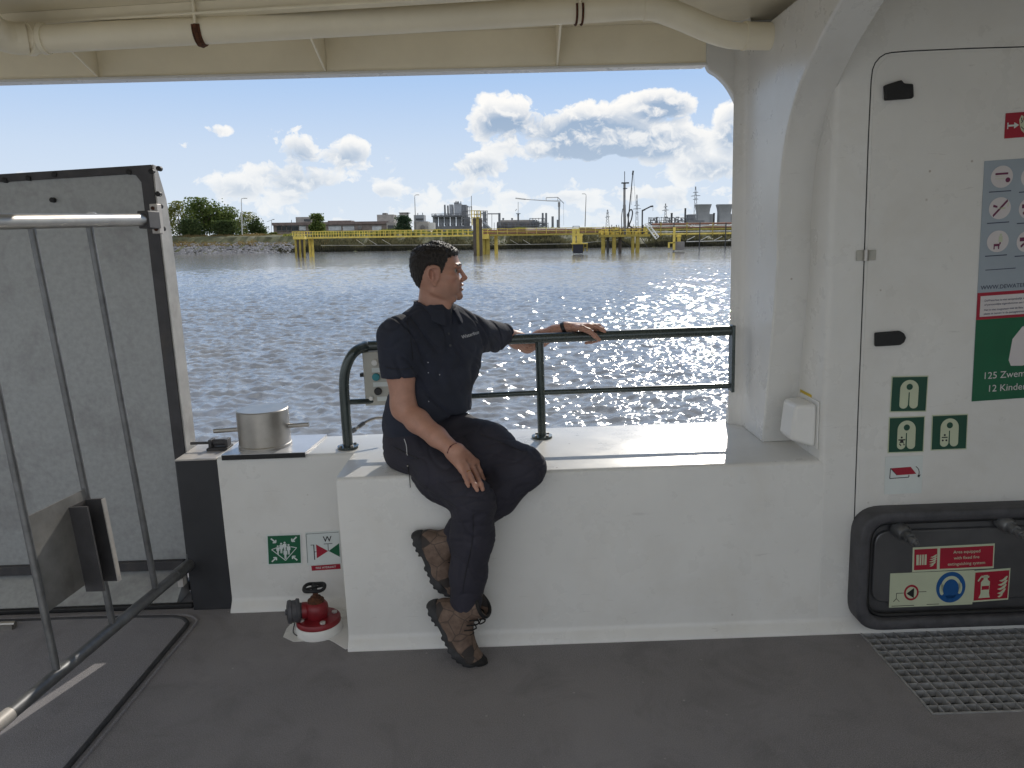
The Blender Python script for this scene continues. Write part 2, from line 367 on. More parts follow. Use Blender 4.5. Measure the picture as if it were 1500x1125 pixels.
# ---- bulwark
def profile(yf, x0, x1, zt=ZT, flare=.035):
    pr = [(yf-flare,-.5),(yf-flare,.003),(yf-flare+.004,.012),(yf-.012,.034),(yf-.003,.046),(yf,.06),(yf,zt-.018),(yf+.0025,zt-.009),(yf+.009,zt-.0025),(yf+.018,zt),(YO,zt),(YO,-.5)]
    mbx = MB(); mbx.prism([(x0,y,z) for y, z in pr], (x1-x0,0,0)); return mbx
bw = thing('bulwark', ((XL+XR)/2, 3.2, 0), 'white painted steel bulwark that the seated man sits on', 'bulwark')
obj('deep_section', profile(YF, XL, 6), 'white_paint', bw, smooth=50)
obj('shallow_section', profile(YB, XP+.004, XL, ZT-.002), 'white_paint', bw, smooth=50)
pp = [onZ(*q, 0) for q in ((506,952),(490,942),(482,938),(430,941),(415,934),(420,922),(440,900),(520,890),(520,948))]
mb = MB(); mb.prism([(p.x,p.y,.002) for p in pp], (0,0,.003)); obj('paint_margin', mb, 'white_paint', bw)
# mounting plate under the bollard
q = [onZ(315,673,ZT+.012), onZ(441,668,ZT+.012), onZ(473,642,ZT+.012)]; y1 = YO-.004
mb = MB(); mb.prism([(q[0].x,YB-.006,ZT-.0015),(q[1].x,YB-.006,ZT-.0015),(q[2].x,y1,ZT-.0015),(q[0].x,y1,ZT-.0015)], (0,0,.012)); obj('mounting_plate', mb, 'plate_blue', bw)
mb = MB(); mb.box((q[0].x+.002,YB-.010,ZT-.012),(q[1].x,YB-.0075,ZT+.0085)); obj('plate_seal', mb, 'black_rubber', bw)

# ---- bollard
c = Vector((onY(388,640,3.375).x, 3.375, 0)); zt = onY(386,598,3.375).z; z0 = ZT+.0105; r = .113
bo = thing('bollard', (c.x,c.y,z0), 'short stainless steel mooring bollard with a bar through it on the bulwark corner', 'bollard')
mb = MB(); mb.lathe([(r*1.03,z0),(r*1.03,z0+.012),(r,z0+.016),(r,zt-.004),(r-.004,zt)], (c.x,c.y,0), n=48); obj('drum', mb, 'steel', bo, smooth=40)
a, b = onY(314,631,3.39), onY(452,622,3.36)
mb = MB(); mb.tube([(a.x,3.385,a.z),(b.x,3.365,b.z)], .0105, 14); obj('cross_bar', mb, 'steel', bo)

# ---- black jamb post at the gangway
pa, pb = onY(270,685,3.247), onY(290,893,3.247)
x0 = onY(287,893,3.247).x; x1 = XP; zt = .70
po = thing('gangway_post', ((x0+x1)/2, 3.27, 0), 'black painted steel gangway post left of the white bulwark', 'post')
mb = MB(); mb.prism([(x0-.01,3.247,0),(x1,3.247,0),(x1,3.247,zt),(x0-.012,3.247,zt)], (0,.035,0)); mb.box((x1-.012,3.282,0.0),(x1,3.53,zt)); obj('jamb', mb, 'dark_paint', po, bevel=.003)
mb = MB(); mb.box((x0-.012,3.2825,.0),(x0-.004,3.345,zt-.001)); obj('sun_baffle', mb, 'dark_paint', po)  # flange added to narrow the sun slit beside the ramp
mb = MB(); mb.box((x0-.06,3.35,.001),(x0+.03,3.365,.335)); obj('sun_stop_plate', mb, 'dark_paint', po)  # plate added to stop low sun coming through the slit
mb = MB(); mb.box((x0-.014,3.244,zt+.0005),(x1-.001,3.52,zt+.008)); obj('cap_plate', mb, 'pale_metal', po, bevel=.002)
c = onY(322,657,3.40)
mb = MB(); mb.box((c.x-.05,3.37,zt+.008),(c.x+.045,3.45,zt+.020)); mb.box((c.x-.045,3.385,zt+.020),(c.x-.03,3.435,zt+.055)); mb.box((c.x+.03,3.385,zt+.020),(c.x+.042,3.435,zt+.055))
mb.tube([(c.x-.03,3.41,zt+.038),(c.x+.03,3.41,zt+.038)], .016, 14); mb.tube([(c.x-.13,3.40,zt+.04),(c.x-.045,3.40,zt+.04)], .007, 8)
obj('latch', mb, 'frame_metal', po, bevel=.0015)

# ---- raised boarding ramp
YR = 3.42
xr = onY(259,560,YR).x; zr = onY(120,249,YR).z; xl = -4.2
tl, tr = onY(0,255,YR), onY(238,240,YR)
rp = thing('boarding_ramp', (xr-.6, YR+.06, 0), 'grey metal boarding ramp folded upright behind the gate', 'ramp')
def rz(x): return lerp(tl.z, tr.z, (x-tl.x)/(tr.x-tl.x))
xi = xr-.052
mb = MB(); mb.prism([(xl,YR+.012,.10),(xi,YR+.012,.10),(xi,YR+.012,rz(xi)-.03),(xl,YR+.012,rz(xl)-.03)], (0,.05,0)); obj('panel', mb, 'ramp_metal', rp)
mb = MB(); mb.prism([(xi,YR,.02),(xr,YR,.02),(xr,YR,rz(xr)),(xl,YR,rz(xl)),(xl,YR,rz(xl)-.032),(xi-.05,YR,rz(xi)-.034),(xi-.02,YR,rz(xi)-.04),(xi,YR,rz(xi)-.07)], (0,.06,0)); obj('frame', mb, 'frame_metal', rp, bevel=.002)
mb = MB(); mb.prism([(xr+.001,YR+.004,.02),(xr+.001,YR+.004,rz(xr)),(xr+.001,YR+.035,rz(xr)-.004),(xr+.001,YR+.095,rz(xr)-.14),(xr+.001,YR+.110,rz(xr)-.3),(xr+.001,YR+.110,.02)], (.006,0,0)); obj('side_plate', mb, 'side_metal', rp)
mb = MB(); mb.box((xl,YR-.016,onY(120,838,YR).z),(xi-.01,YR+.012,onY(120,825,YR).z)); obj('cross_bar', mb, 'frame_metal', rp, bevel=.003)
mb = MB(); mb.prism([(xl,YR+.006,.012),(xr-.03,YR+.006,.012),(xr-.03,YR+.006,.06),(xl,YR+.006,.06)], (0,.05,0)); obj('bottom_seal', mb, 'black_rubber', rp, bevel=.005)
mb = MB(); mb.prism([(xl,3.29,.006),(xl,3.29,.022),(xl,YR+.008,onY(120,840,YR).z),(xl,YR+.008,.006)], (xr-.06-xl,0,0)); obj('hinge_flap', mb, 'ramp_metal', rp)
for (px, py) in ((7,264),(42,261),(80,256),(189,252),(222,251),(233,247),(232,284),(77,293)):
    p = onY(px, py, YR); mb = MB(); mb.lathe([(.011,-.014),(.011,.006),(.006,.008)], (p.x,YR-.001,p.z), (0,-1,0), 12); obj('bolt', mb, 'black_rubber', rp)
mb = MB()
kind(obj('deck_sill', MB().box((-4.2,3.262,.001),(x0-.02,3.285,.024)), 'black_rubber', bevel=.006), 'structure', 'black rubber sill along the foot of the boarding ramp')

# ---- swing gate in front of the ramp
def gatept(px, py, z): return onZ(px, py, z)
zb = .22
B0 = onZ(283, 822, zb); B1 = onZ(-12, 1068, zb)
T0 = onY(213, 322, B0.y+.01); T1 = onY(-6, 325, 2.50)
ga = thing('swing_gate', ((B0.x+B1.x)/2, (B0.y+B1.y)/2, zb-.02), 'grey tubular steel gate with slanting bars swung open at the boarding ramp', 'gate')
mb = MB(); mb.tube([lerp(T0,T1,-.0), lerp(T0,T1,1.25)], .0255, 18); d = (T1-T0).normalized(); s = onY(137,322,lerp(T0.y,T1.y,.34)); mb.tube([s, s+d*.012], .030, 18)
obj('top_rail', mb, 'steel', ga, smooth=40)
mb = MB(); mb.tube([B0, lerp(B0,B1,1.02)], .022, 16); obj('bottom_rail', mb, 'gate_metal', ga, smooth=40)
e = lerp(B0,B1,.93); mb = MB(); mb.tube([lerp(B0,B1,.94), lerp(B0,B1,1.03)], .0235, 16); obj('end_sleeve', mb, 'pale_metal', ga, smooth=40)
def along(px, py, A, Bq):                       # point of line AB nearest to the view ray
    dd = ray(px, py, SHIP); best = min(range(0, 1401), key=lambda i: ((lambda P: (P-EYE-dd*((P-EYE).dot(dd)/dd.dot(dd))).length)(lerp(A,Bq,i/1000-.05))))
    return lerp(A, Bq, best/1000-.05)
BARS = []
for (tx, bx, by) in ((130,222,860),(45,162,915),(-55,82,985)):
    bt = along(bx, by, B0, B1); k = (bt-B0).length/(B1-B0).length
    tp = along(tx, 330, T0, T1)
    BARS.append((tp, bt)); mb = MB(); mb.tube([tp, bt], .0125, 12); obj('bar', mb, 'gate_metal', ga)
# clamp at the top hinge
mb = MB(); p = T0; mb.box((p.x-.018,p.y-.03,p.z-.036),(p.x+.028,YR-.045,p.z+.036)); obj('hinge_clamp', mb, 'frame_metal', ga, bevel=.004)
mb = MB(); a = onY(219,299,YR-.035); b = onY(238,342,YR-.035); mb.box((a.x+.004,YR-.05,b.z),(b.x-.004,YR-.004,a.z)); hb = obj('hinge_block', mb, 'pale_metal', ga, bevel=.003)
for (px, py) in ((221,305),(226,336)): p = onY(px+3,py,YR-.05); mb = MB(); mb.lathe([(.008,0),(.008,.004),(.004,.006)], (p.x,YR-.051,p.z), (0,-1,0), 10); obj('bolt', mb, 'rust', hb)
for (px, py) in ((241,302),(243,335)):
    p = onY(px,py,YR+.03); mb = MB(); mb.lathe([(.010,-.002),(.010,.007),(.005,.010)], (xr+.007,YR+.03,p.z), (1,0,0), 10); obj('bolt', mb, 'black_rubber', rp)
# foot hinge at the post
mb = MB(); p = onY(281,832,3.2); mb.tube([lerp(B0,B1,-.03), lerp(B0,B1,.13)], .026, 14); p = lerp(B0,B1,.0); mb.box((p.x-.03,p.y+.0,p.z-.05),(p.x+.02,p.y+.05,p.z+.03)); obj('foot_hinge', mb, 'gate_metal', ga, smooth=40)
p = lerp(B0,B1,.09); mb = MB(); mb.box((p.x-.012,p.y-.02,p.z-.065),(p.x+.012,p.y+.02,p.z-.024)); obj('stop_block', mb, 'pale_metal', ga, bevel=.002)
# latch plate between the two nearest bars, and its channel
(tA,bA),(tC,bC) = BARS[1], BARS[2]
def onbar(px, py, tp, bt): return along(px, py, tp, bt)
a = onbar(126,715,tA,bA); b = onbar(42,757,tC,bC); c = onbar(60,900,tC,bC); d = onbar(148,838,tA,bA); n = (b-a).cross(d-a).normalized()
if n.x < 0: n = -n
mb = MB(); mb.prism([a,b,c,d], n*.006); obj('latch_plate', mb, 'plate_metal', ga)
u = (d-a).normalized(); w = (b-a).normalized()
p0 = lerp(a,b,.05)+u*.035; L = (d-a).length*.98
mb = MB()
for off, th in ((0,.008),(.085,.008)): q0 = p0+w*off; mb.prism([q0+n*.006,q0+w*th+n*.006,q0+w*th+n*.075,q0+n*.075], u*L)
mb.prism([p0+w*.008+n*.0065,p0+w*.085+n*.0065,p0+w*.085+n*.012,p0+w*.008+n*.012], u*L); obj('latch_channel', mb, 'frame_metal', ga)
mb = MB(); q0 = p0-w*.004; mb.prism([q0+n*.076,q0+w*.02+n*.076,q0+w*.02+n*.080,q0+n*.080], u*L); obj('channel_edge', mb, 'pale_metal', ga)

# ---- railing on the bulwark
YRL = 3.38
rail = thing('hand_rail', (0, YRL, ZT), 'dark green tubular hand rail along the top of the bulwark', 'rail')
fl = onZ(510, 652, ZT+.012); RZ = onY(800,496,YRL).z; xb = onY(510,600,fl.y).x
p1 = onY(505,566,fl.y); top0 = onY(548,507,YRL-.01); end = onY(1073,484,YRL)
path = [Vector((fl.x,fl.y,ZT+.01)), onY(506,600,fl.y), onY(504,560,fl.y), onY(508,535,fl.y), onY(519,516,fl.y+.005), onY(536,508,YRL-.01), onY(560,506,YRL), onY(800,495,YRL), end]
path[0].x = onZ(512,650,ZT+.01).x
mb = MB(); mb.tube(smooth_path(path, 6), .0225, 18); obj('top_tube', mb, 'rail_paint', rail, smooth=60)
mb = MB(); mb.tube([onY(506,589,fl.y), onY(560,587,YRL)], .0125, 12); mb.tube([onY(560,587,YRL), onY(792,575,YRL), onY(1068,565,YRL)], .0125, 12); obj('mid_tube', mb, 'rail_paint', rail)
pt, pbm = onY(790,500,YRL), onY(793,640,YRL)
mb = MB(); mb.tube([(pt.x,YRL,ZT+.006),(pt.x,YRL,pt.z)], .019, 16); obj('post', mb, 'rail_paint', rail)
for q in ((pt.x,YRL),(path[0].x,path[0].y)):
    mb = MB(); mb.lathe([(.047,ZT-.001),(.047,ZT+.010),(.024,ZT+.012)], (q[0],q[1],0), n=24); fo = obj('base_flange', mb, 'rail_paint', rail)
    for k in range(4):
        mb = MB(); an = k*math.pi/2+.7; mb.lathe([(.007,ZT+.010),(.007,ZT+.017)], (q[0]+.036*math.cos(an),q[1]+.036*math.sin(an),0), n=6); obj('bolt', mb, 'steel', fo)
a, b = onY(1066,476,YRL), onY(1076,573,YRL)
mb = MB(); mb.box((end.x-.008,YRL-.03,b.z),(end.x+.006,YRL+.03,a.z)); obj('end_plate', mb, 'rail_paint', rail, bevel=.003)

# cable from the rail post
cb = smooth_path([onY(515,632,3.36), onY(523,627,3.37), onY(536,618,3.40), onY(552,612,3.43), onY(575,612,3.46)], 5)
mb = MB(); mb.tube(cb, .007, 10); ca = tag(obj('cable', mb, 'steel'), 'thin grey cable leaving the foot of the hand rail beside the man', 'cable')
mb = MB(); mb.tube([lerp(cb[0],cb[2],0), cb[4]], .011, 10); mb.tube([cb[6], cb[9]], .0095, 10); obj('gland', mb, 'gate_metal', ca)

# control box hung on the rail behind the man
a, b = onY(533,514,YRL+.02), onY(575,590,YRL+.02)
kb = thing('control_box', ((a.x+b.x)/2, YRL+.04, b.z), 'small grey switch box with a teal button hung on the hand rail', 'control box')
ys = YRL-.0265
mb = MB(); mb.box((a.x,ys,b.z),(b.x+.02,ys+.075,a.z)); obj('case', mb, 'box_grey', kb, bevel=.004)
for (px, py, mk, r) in ((549,531,'plastic_white',.014),(551,552,'teal_plastic',.017),(554,573,'sign_black',.017),(544,583,'plastic_white',.010)):
    p = onY(px,py,ys); mb = MB(); mb.lathe([(r,-.001),(r,.010),(r*.85,.013)], (p.x,ys,p.z), (0,-1,0), 20); obj('button', mb, mk, kb)
for (px, py) in ((552,542),(554,563),(560,584)):
    p = onY(px,py,ys); mb = MB(); mb.box((p.x-.022,ys-.002,p.z-.010),(p.x+.05,ys,p.z+.010)); obj('label_strip', mb, 'sign_white', kb)
p = onY(531,549,ys+.03); mb = MB(); mb.box((p.x-.01,ys+.02,p.z-.008),(a.x,ys+.05,p.z+.008)); obj('side_catch', mb, 'black_rubber', kb)

# ---- window wall: header, rounded corner and end plate
YI = 3.50
curve = [(1035,93),(1040,103),(1052,111),(1066,126),(1079,150),(1089,182),(1095,215),(1095,260),(1091,340),(1085,420),(1078,500),(1072,570),(1066,628)]
op = [onY(px,py,YI) for px, py in curve]
op[-1].z = ZT
h0, h1 = onY(0,117,YI), onY(1034,92,YI)
def hz(x): return lerp(h0.z, h1.z, (x-h0.x)/(h1.x-h0.x))
sp = smooth_path(op, 4)
ww = thing('window_wall', (1.0, YI, ZT), 'cream steel side plating framing the wide open window over the river', 'wall')
mb = MB(); mb.prism([(-4.2,YI,hz(-4.2)),(h1.x,YI,h1.z),(h1.x,YI,ZC+.2),(-4.2,YI,ZC+.2)], (0,.05,0)); obj('header', mb, 'ceiling_paint', ww)
mb = MB(); poly = [(p.x,YI,p.z) for p in sp]; mb.prism([(h1.x+.0005,YI,ZC+.2)]+[(h1.x+.0005,YI,h1.z)]+poly[1:]+[(XR+.1,YI,ZT),(XR+.1,YI,ZC+.2)], (0,.05,0)); obj('end_plate', mb, 'white_paint', ww, bevel=.006)
mb = MB(); mb.box((-4.2,YI-.012,0),(h1.x,YI+.062,.012))
for i, v in enumerate(mb.v): v.z += hz(v.x)-.012
obj('lower_flange', mb, 'white_paint', ww, bevel=.003)
for (px, py) in ((142,108),(476,99),(816,92)):
    p = onY(px, py, YI-.012); mb = MB(); mb.prism([(p.x-.004,YI-.013,hz(p.x)+.001),(p.x-.004,YI-.001,hz(p.x)+.001),(p.x-.004,YI-.001,ZC-.001),(p.x-.004,YI-.42,ZC-.001)], (.008,0,0)); obj('bracket', mb, 'ceiling_paint', ww)

# ---- curved web frame between window and cabin wall
XW = 1.055
prof = [(3.165,ZT)]
for (px, py) in ((1136,420),(1139,330),(1143,260),(1150,205),(1160,160),(1172,122),(1190,80),(1207,45),(1232,0),(1262,-50),(1310,-120)):
    p = onX(px, py, XW); prof.append((p.y, p.z))
wf = thing('web_frame', ((XW+XR)/2, 3.2, ZT), 'smooth white curved frame rising beside the window and sweeping up into the roof', 'frame')
pr = smooth_path([(0,y,z) for y, z in prof], 4)
pr = [p for p in pr if p.z <= ZC+.25]
mb = MB(); mb.prism([(XW,p.y,p.z) for p in pr] + [(XW,YI-.001,pr[-1].z),(XW,YI-.001,ZT)], (XR-XW+.012,0,0)); obj('web', mb, 'white_paint', wf, smooth=45, bevel=.008, segs=3)
mb = MB()   # cove between web and window plating
n = 6; rows = []
for k in range(n+1):
    an = k/n*math.pi/2; rows.append([(XW-.05*(1-math.sin(an))-.0, YI-.0015-.05*(1-math.cos(an)), ZT+.0005), (XW-.05*(1-math.sin(an)), YI-.0015-.05*(1-math.cos(an)), ZC)])
mb.strip(rows); obj('cove', mb, 'white_paint', wf, smooth=60)

# ---- cabin wall with its flush door
mb = MB(); rr = .022
YW = YF-.0015
cp = [(XR,YO-.0)] + [(XR, YW+rr)] + [(XR+rr*(1-math.cos(a)), YW+rr*(1-math.sin(a))) for a in (R(22),R(45),R(68))] + [(XR+rr,YW),(6,YW),(6,YO)]
cw = thing('cabin_wall', (2.0, YF+.05, 0), 'grey white steel cabin wall right of the window with a flush door', 'wall')
mb.prism([(x,y,.062) for x, y in cp], (0,0,2.652)); obj('wall_panel', mb, 'white_paint', cw, smooth=50)
mb = MB(); mb.box((2.75,-1.3,.002),(2.80,YF-.002,ZC-.001)); obj('shade_panel', mb, 'white_paint', cw)  # unseen panel added beyond the right of view to darken the cabin wall
gl = [(1520,68),(1420,71),(1330,75),(1306,77),(1297,79),(1289,84),(1282,92),(1278,102),(1276,118),(1272,200),(1265,400),(1257,600),(1248,850),(1252,862)]
yd = YF-.0035
mb = MB(); mb.tube([onY(px,py,yd+.002) for px, py in gl], .0022, 6); obj('door_seam', mb, 'black_rubber', cw)
dp = [onY(px+5 if i>4 else px+2, py+(5 if i<8 else 0), yd) for i, (px, py) in enumerate(gl[:-1])]
mb = MB(); mb.prism([(p.x,yd,p.z) for p in dp]+[(3.4,yd,dp[-1].z),(3.4,yd,dp[0].z)], (0,.003,0)); dr = obj('door', mb, 'white_paint', cw)
for pts in (((1293,126),(1318,118),(1322,123),(1335,124),(1336,143),(1333,145),(1294,148)), ((1280,487),(1316,484),(1322,488),(1325,494),(1322,501),(1316,505),(1280,507))):
    mb = MB(); mb.prism([(onY(*q,yd).x,yd-.016,onY(*q,yd).z) for q in pts], (0,.0155,0)); obj('bump_pad', mb, 'black_rubber', dr, bevel=.004)
a, b = onY(1254,367,yd), onY(1282,381,yd)
mb = MB(); mb.box((a.x,yd-.006,b.z),(b.x,yd-.0005,a.z)); hi = obj('door_hinge', mb, 'box_grey', dr, bevel=.002)
mb = MB(); m_ = (a.x+b.x)/2; mb.tube([(m_-.004,yd-.012,b.z-.001),(m_-.004,yd-.012,a.z+.002)], .010, 12); obj('hinge_pin', mb, 'steel', hi)

# ---- ceiling and pipe
mb = MB().box((-6,.4,ZC),(6,YI-.002,ZC+.05)); mb.box((.75,-1.3,ZC),(6,.3995,ZC+.05)); kind(obj('ceiling', mb, 'ceiling_paint'), 'structure', 'cream painted steel deck head over the passenger deck')  # second box is an unseen roof extension added to shade the cabin wall
a, b = onZ(60,38,ZC-.05), onZ(600,5,ZC-.05)
dv = (b-a).normalized(); nn = Vector((dv.y,-dv.x,0)); a2, b2 = a-dv*4, b+dv*2.5
be = thing('roof_girder', (a+b)/2, 'cream steel girder running along the deck head above the pipe', 'girder')
mb = MB(); mb.prism([a2-nn*.025,b2-nn*.025,b2+nn*.025,a2+nn*.025], (0,0,.008)); obj('flange', mb, 'ceiling_paint', be)
mb = MB(); mb.prism([a2-nn*.004+Vector((0,0,.008)),b2-nn*.004+Vector((0,0,.008)),b2+nn*.004+Vector((0,0,.008)),a2+nn*.004+Vector((0,0,.008))], (0,0,.041)); obj('web', mb, 'ceiling_paint', be)
pi_ = thing('overhead_pipe', (-.2, 3.0, 2.4), 'thick cream painted pipe running along the deck head with two rusty clamps', 'pipe')
A, Bp = onY(48,58,2.98), onY(945,9,3.10); E2 = onY(1072,52,3.17); E3 = Vector((XW+.01, 3.19, onY(1120,54,3.19).z))
run = [A, lerp(A,Bp,.5), Bp]
mid = smooth_path([lerp(A,Bp,.93), Bp, onY(985,20,3.13), onY(1040,43,3.16), E2, lerp(E2,E3,.5), E3], 6)
mb = MB(); mb.tube([A, lerp(A,Bp,.93)]+mid[1:], .048, 24); obj('pipe_run', mb, 'ceiling_paint', pi_, smooth=60)
mb = MB(); mb.tube([A, onY(38,57,2.96)], .056, 24); mb.tube([onY(62,57,2.98), onY(69,57,2.98)], .053, 24); obj('collar', mb, 'ceiling_paint', pi_, smooth=45)
mb = MB(); mb.tube(smooth_path([onY(40,57,2.97), onY(15,55,2.94), onY(-10,45,2.88), onY(-30,20,2.78), onY(-45,-25,2.6)], 5), .054, 24); obj('elbow', mb, 'ceiling_paint', pi_, smooth=60)
for q in (.0,): mb = MB(); mb.tube([lerp(Bp,A,.004), lerp(Bp,A,.0)], .0515, 24); obj('collar', mb, 'ceiling_paint', pi_, smooth=45)
mb = MB(); mb.tube([lerp(E2,E3,.28), lerp(E2,E3,.36)], .053, 24); mb.tube([lerp(E2,E3,.36), E3], .0505, 24); obj('collar', mb, 'ceiling_paint', pi_, smooth=45)
for px, py in ((293,43),(847,14)):
    c = along(px, py, A, Bp); ax = (Bp-A).normalized()
    up = Vector((0,0,1)); sd_ = ax.cross(up).normalized(); up = sd_.cross(ax)
    ring = [c + (sd_*math.cos(t)+up*math.sin(t))*.051 for t in [R(x) for x in range(-200, 21, 14)]]
    mb = MB(); off = ax*.011
    for s_ in (-1, 1): mb.tube([p+off*s_ for p in ring], .0045, 8)
    if px < 500: mb.tube([p for p in ring], .0085, 8)
    cl = obj('clamp', mb, 'rust', pi_)
    for q_ in (ring[-1], ring[0]): mb = MB(); mb.tube([q_, Vector((q_.x,q_.y,ZC))], .006, 8); obj('hanger', mb, 'ceiling_paint', cl)

# ---- white lamp housing in the reveal
xf = XR
fy0, fy1 = 2.93, 3.10
def onR(px, py): return onX(px, py, XR)
a = Vector((XR, 3.09, onX(1146,588,XR-.09).z)); zb_ = onX(1150,640,XR-.09).z
lt = thing('wall_housing', (XR-.05, 3.0, zb_), 'white plastic cover box fixed to the window reveal under a yellow label', 'cover box')
zlo, zhi = onY(1160,652,2.97).z, onY(1165,588,2.97).z
mb = MB(); mb.box((XR-.006,2.895,zlo),(XR-.0005,3.085,zhi+.012)); obj('back_plate', mb, 'plastic_white', lt, bevel=.004)
mb = MB(); d_ = .098; mb.add([(XR-.006,2.905,zlo+.004),(XR-.006,3.075,zlo+.004),(XR-.006,3.075,zhi),(XR-.006,2.905,zhi),(XR-d_,2.93,zlo+.03),(XR-d_,3.06,zlo+.03),(XR-d_+.014,3.06,zhi-.006),(XR-d_+.014,2.93,zhi-.006)], [(0,1,2,3),(4,5,6,7),(0,1,5,4),(1,2,6,5),(2,3,7,6),(3,0,4,7)]); obj('cover', mb, 'plastic_white', lt, bevel=.014, segs=3)
a, b = onR(1173,571), onR(1189,583)
mb = MB(); mb.box((XR-.0025,a.y,b.z-.004),(XR-.0005,b.y,a.z+.002)); sg = tag(obj('label_plate', mb, 'yellow_paint'), 'small yellow label on the reveal above the white cover box', 'label')

# ---- red hydrant valve
hc = onZ(466, 907, .03); hc.y = 3.02; hc.x = onY(466,900,3.02).x
def hp(px, py): return onY(px, py, hc.y)
hy = thing('fire_hydrant', (hc.x,hc.y,0), 'red deck fire hydrant valve with a black hand wheel at the bulwark foot', 'hydrant')
mb = MB(); mb.lathe([(.098,0),(.098,.032),(.092,.040)], (hc.x,hc.y,0), n=36); obj('base_plinth', mb, 'white_paint', hy, smooth=40)
mb = MB(); mb.lathe([(.092,.041),(.092,.058),(.089,.062),(.04,.064)], (hc.x,hc.y,0), n=36); fl_ = obj('flange', mb, 'red_paint', hy, smooth=40)
for k in range(4):
    an = k*math.pi/2+.5; mb = MB(); mb.lathe([(.012,.061),(.012,.070),(.007,.072)], (hc.x+.070*math.cos(an),hc.y+.070*math.sin(an),0), n=6); obj('bolt', mb, 'pale_metal', fl_)
mb = MB(); mb.lathe([(.040,.062),(.046,.075),(.050,.095),(.047,.118),(.038,.130),(.030,.134)], (hc.x-.004,hc.y,0), n=28)
mb.tube([(hc.x-.02,hc.y,.096),(hc.x-.062,hc.y-.008,.096)], [.034,.036], 20); obj('valve_body', mb, 'red_paint', hy, smooth=50)
mb = MB(); mb.lathe([(.034,.132),(.034,.142),(.026,.146),(.022,.155),(.012,.158),(.009,.198)], (hc.x-.004,hc.y,0), n=20); obj('bonnet', mb, 'rust', hy, smooth=40)
mb = MB(); wz = .195; wc = Vector((hc.x-.006,hc.y,wz))
mb.tube([wc+Vector((.043*math.cos(t),.043*math.sin(t),.003*math.sin(3*t))) for t in [2*math.pi*i/28 for i in range(28)]], .0075, 10, closed=True)
for k in range(4): an = k*math.pi/2+.4; mb.tube([wc, wc+Vector((.042*math.cos(an),.042*math.sin(an),0))], .0055, 8)
mb.lathe([(.012,wz-.008),(.012,wz+.008)], (wc.x,wc.y,0), n=14); obj('hand_wheel', mb, 'black_rubber', hy, smooth=50)
mb = MB(); cx = hc.x-.062; ax = Vector((-1,-.35,.05)).normalized(); mb.lathe([(.032,0),(.032,.010),(.050,.012),(.052,.024),(.046,.028),(.046,.044),(.050,.048),(.047,.060),(.030,.064),(.030,.058),(.014,.058),(.012,.070)], (cx,hc.y-.006,.098), ax, 30); obj('hose_cap', mb, 'dark_rubber', hy, smooth=35)
mb = MB(); mb.tube(smooth_path([(cx-.03,hc.y-.03,.055),(cx-.035,hc.y-.045,.02),(cx-.01,hc.y-.06,.010),(cx+.02,hc.y-.05,.012),(cx+.03,hc.y-.03,.045)],6), .0025, 6); obj('cap_chain', mb, 'frame_metal', hy)

# ---- framed hatch low on the cabin wall
def rrect(tl, tr, br, bl, rad, n=5):
    P = [Vector(q) for q in (tl,tr,br,bl)]; out = []
    for i in range(4):
        p = P[i]; a = (P[i-1]-p).normalized(); b = (P[(i+1)%4]-p).normalized()
        for k in range(n+1):
            t = k/n; out.append((p+a*rad)*(1-t)**2 + p*2*t*(1-t) + (p+b*rad)*t*t)
    return out
yh = YF-.085
hx0 = onY(1258,830,yh).x; zt_, zb2 = onY(1275,752,yh).z, onY(1262,926,yh).z; hx1 = 2.62
zt_r = zt_
out = rrect((hx0,yh,zt_),(hx1,yh,zt_),(hx1,yh,zb2),(hx0,yh,zb2),.11,8)
inn = rrect((hx0+.044,yh,zt_-.044),(hx1-.044,yh,zt_-.044),(hx1-.044,yh,zb2+.046),(hx0+.044,yh,zb2+.046),.085,8)
hh = thing('equipment_hatch', ((hx0+hx1)/2, yh, zb2), 'dark rubber framed equipment recess low on the cabin wall with two hose fittings', 'hatch')
mb = MB()
rows = [[(p.x,yy,p.z) for p in P]+[(P[0].x,yy,P[0].z)] for P, yy in ((out,YF-.001),(out,yh+.012),([lerp(a,b,.10) for a,b in zip(out,inn)],yh+.002),([lerp(a,b,.22) for a,b in zip(out,inn)],yh),([lerp(a,b,.80) for a,b in zip(out,inn)],yh),([lerp(a,b,.95) for a,b in zip(out,inn)],yh+.006),(inn,yh+.018),(inn,YF-.004))]
mb.strip(rows); obj('rubber_frame', mb, 'dark_rubber', hh, smooth=50)
ins = rrect((hx0+.075,0,zt_-.09),(hx1-.075,0,zt_-.09),(hx1-.075,0,zb2+.10),(hx0+.075,0,zb2+.10),.06,8)
mb = MB(); mb.tube([(p.x,YF-.055,p.z) for p in rrect((hx0+.051,0,zt_-.051),(hx1-.051,0,zt_-.051),(hx1-.051,0,zb2+.054),(hx0+.051,0,zb2+.054),.078,8)], .009, 8, closed=True); obj('inner_seal', mb, 'black_rubber', hh)
yi = YF-.034
mb = MB(); mb.prism([(p.x,yi,p.z) for p in rrect((hx0+.03,0,zt_-.03),(hx1-.03,0,zt_-.03),(hx1-.03,0,zb2+.03),(hx0+.03,0,zb2+.03),.09,8)], (0,.02,0)); obj('back_panel', mb, 'recess_metal', hh)
mb = MB(); P2 = [(p.x,yi-.012,p.z) for p in ins]; mb.prism(P2, (0,.0115,0)); obj('raised_panel', mb, 'recess_metal', hh, bevel=.008, segs=2)
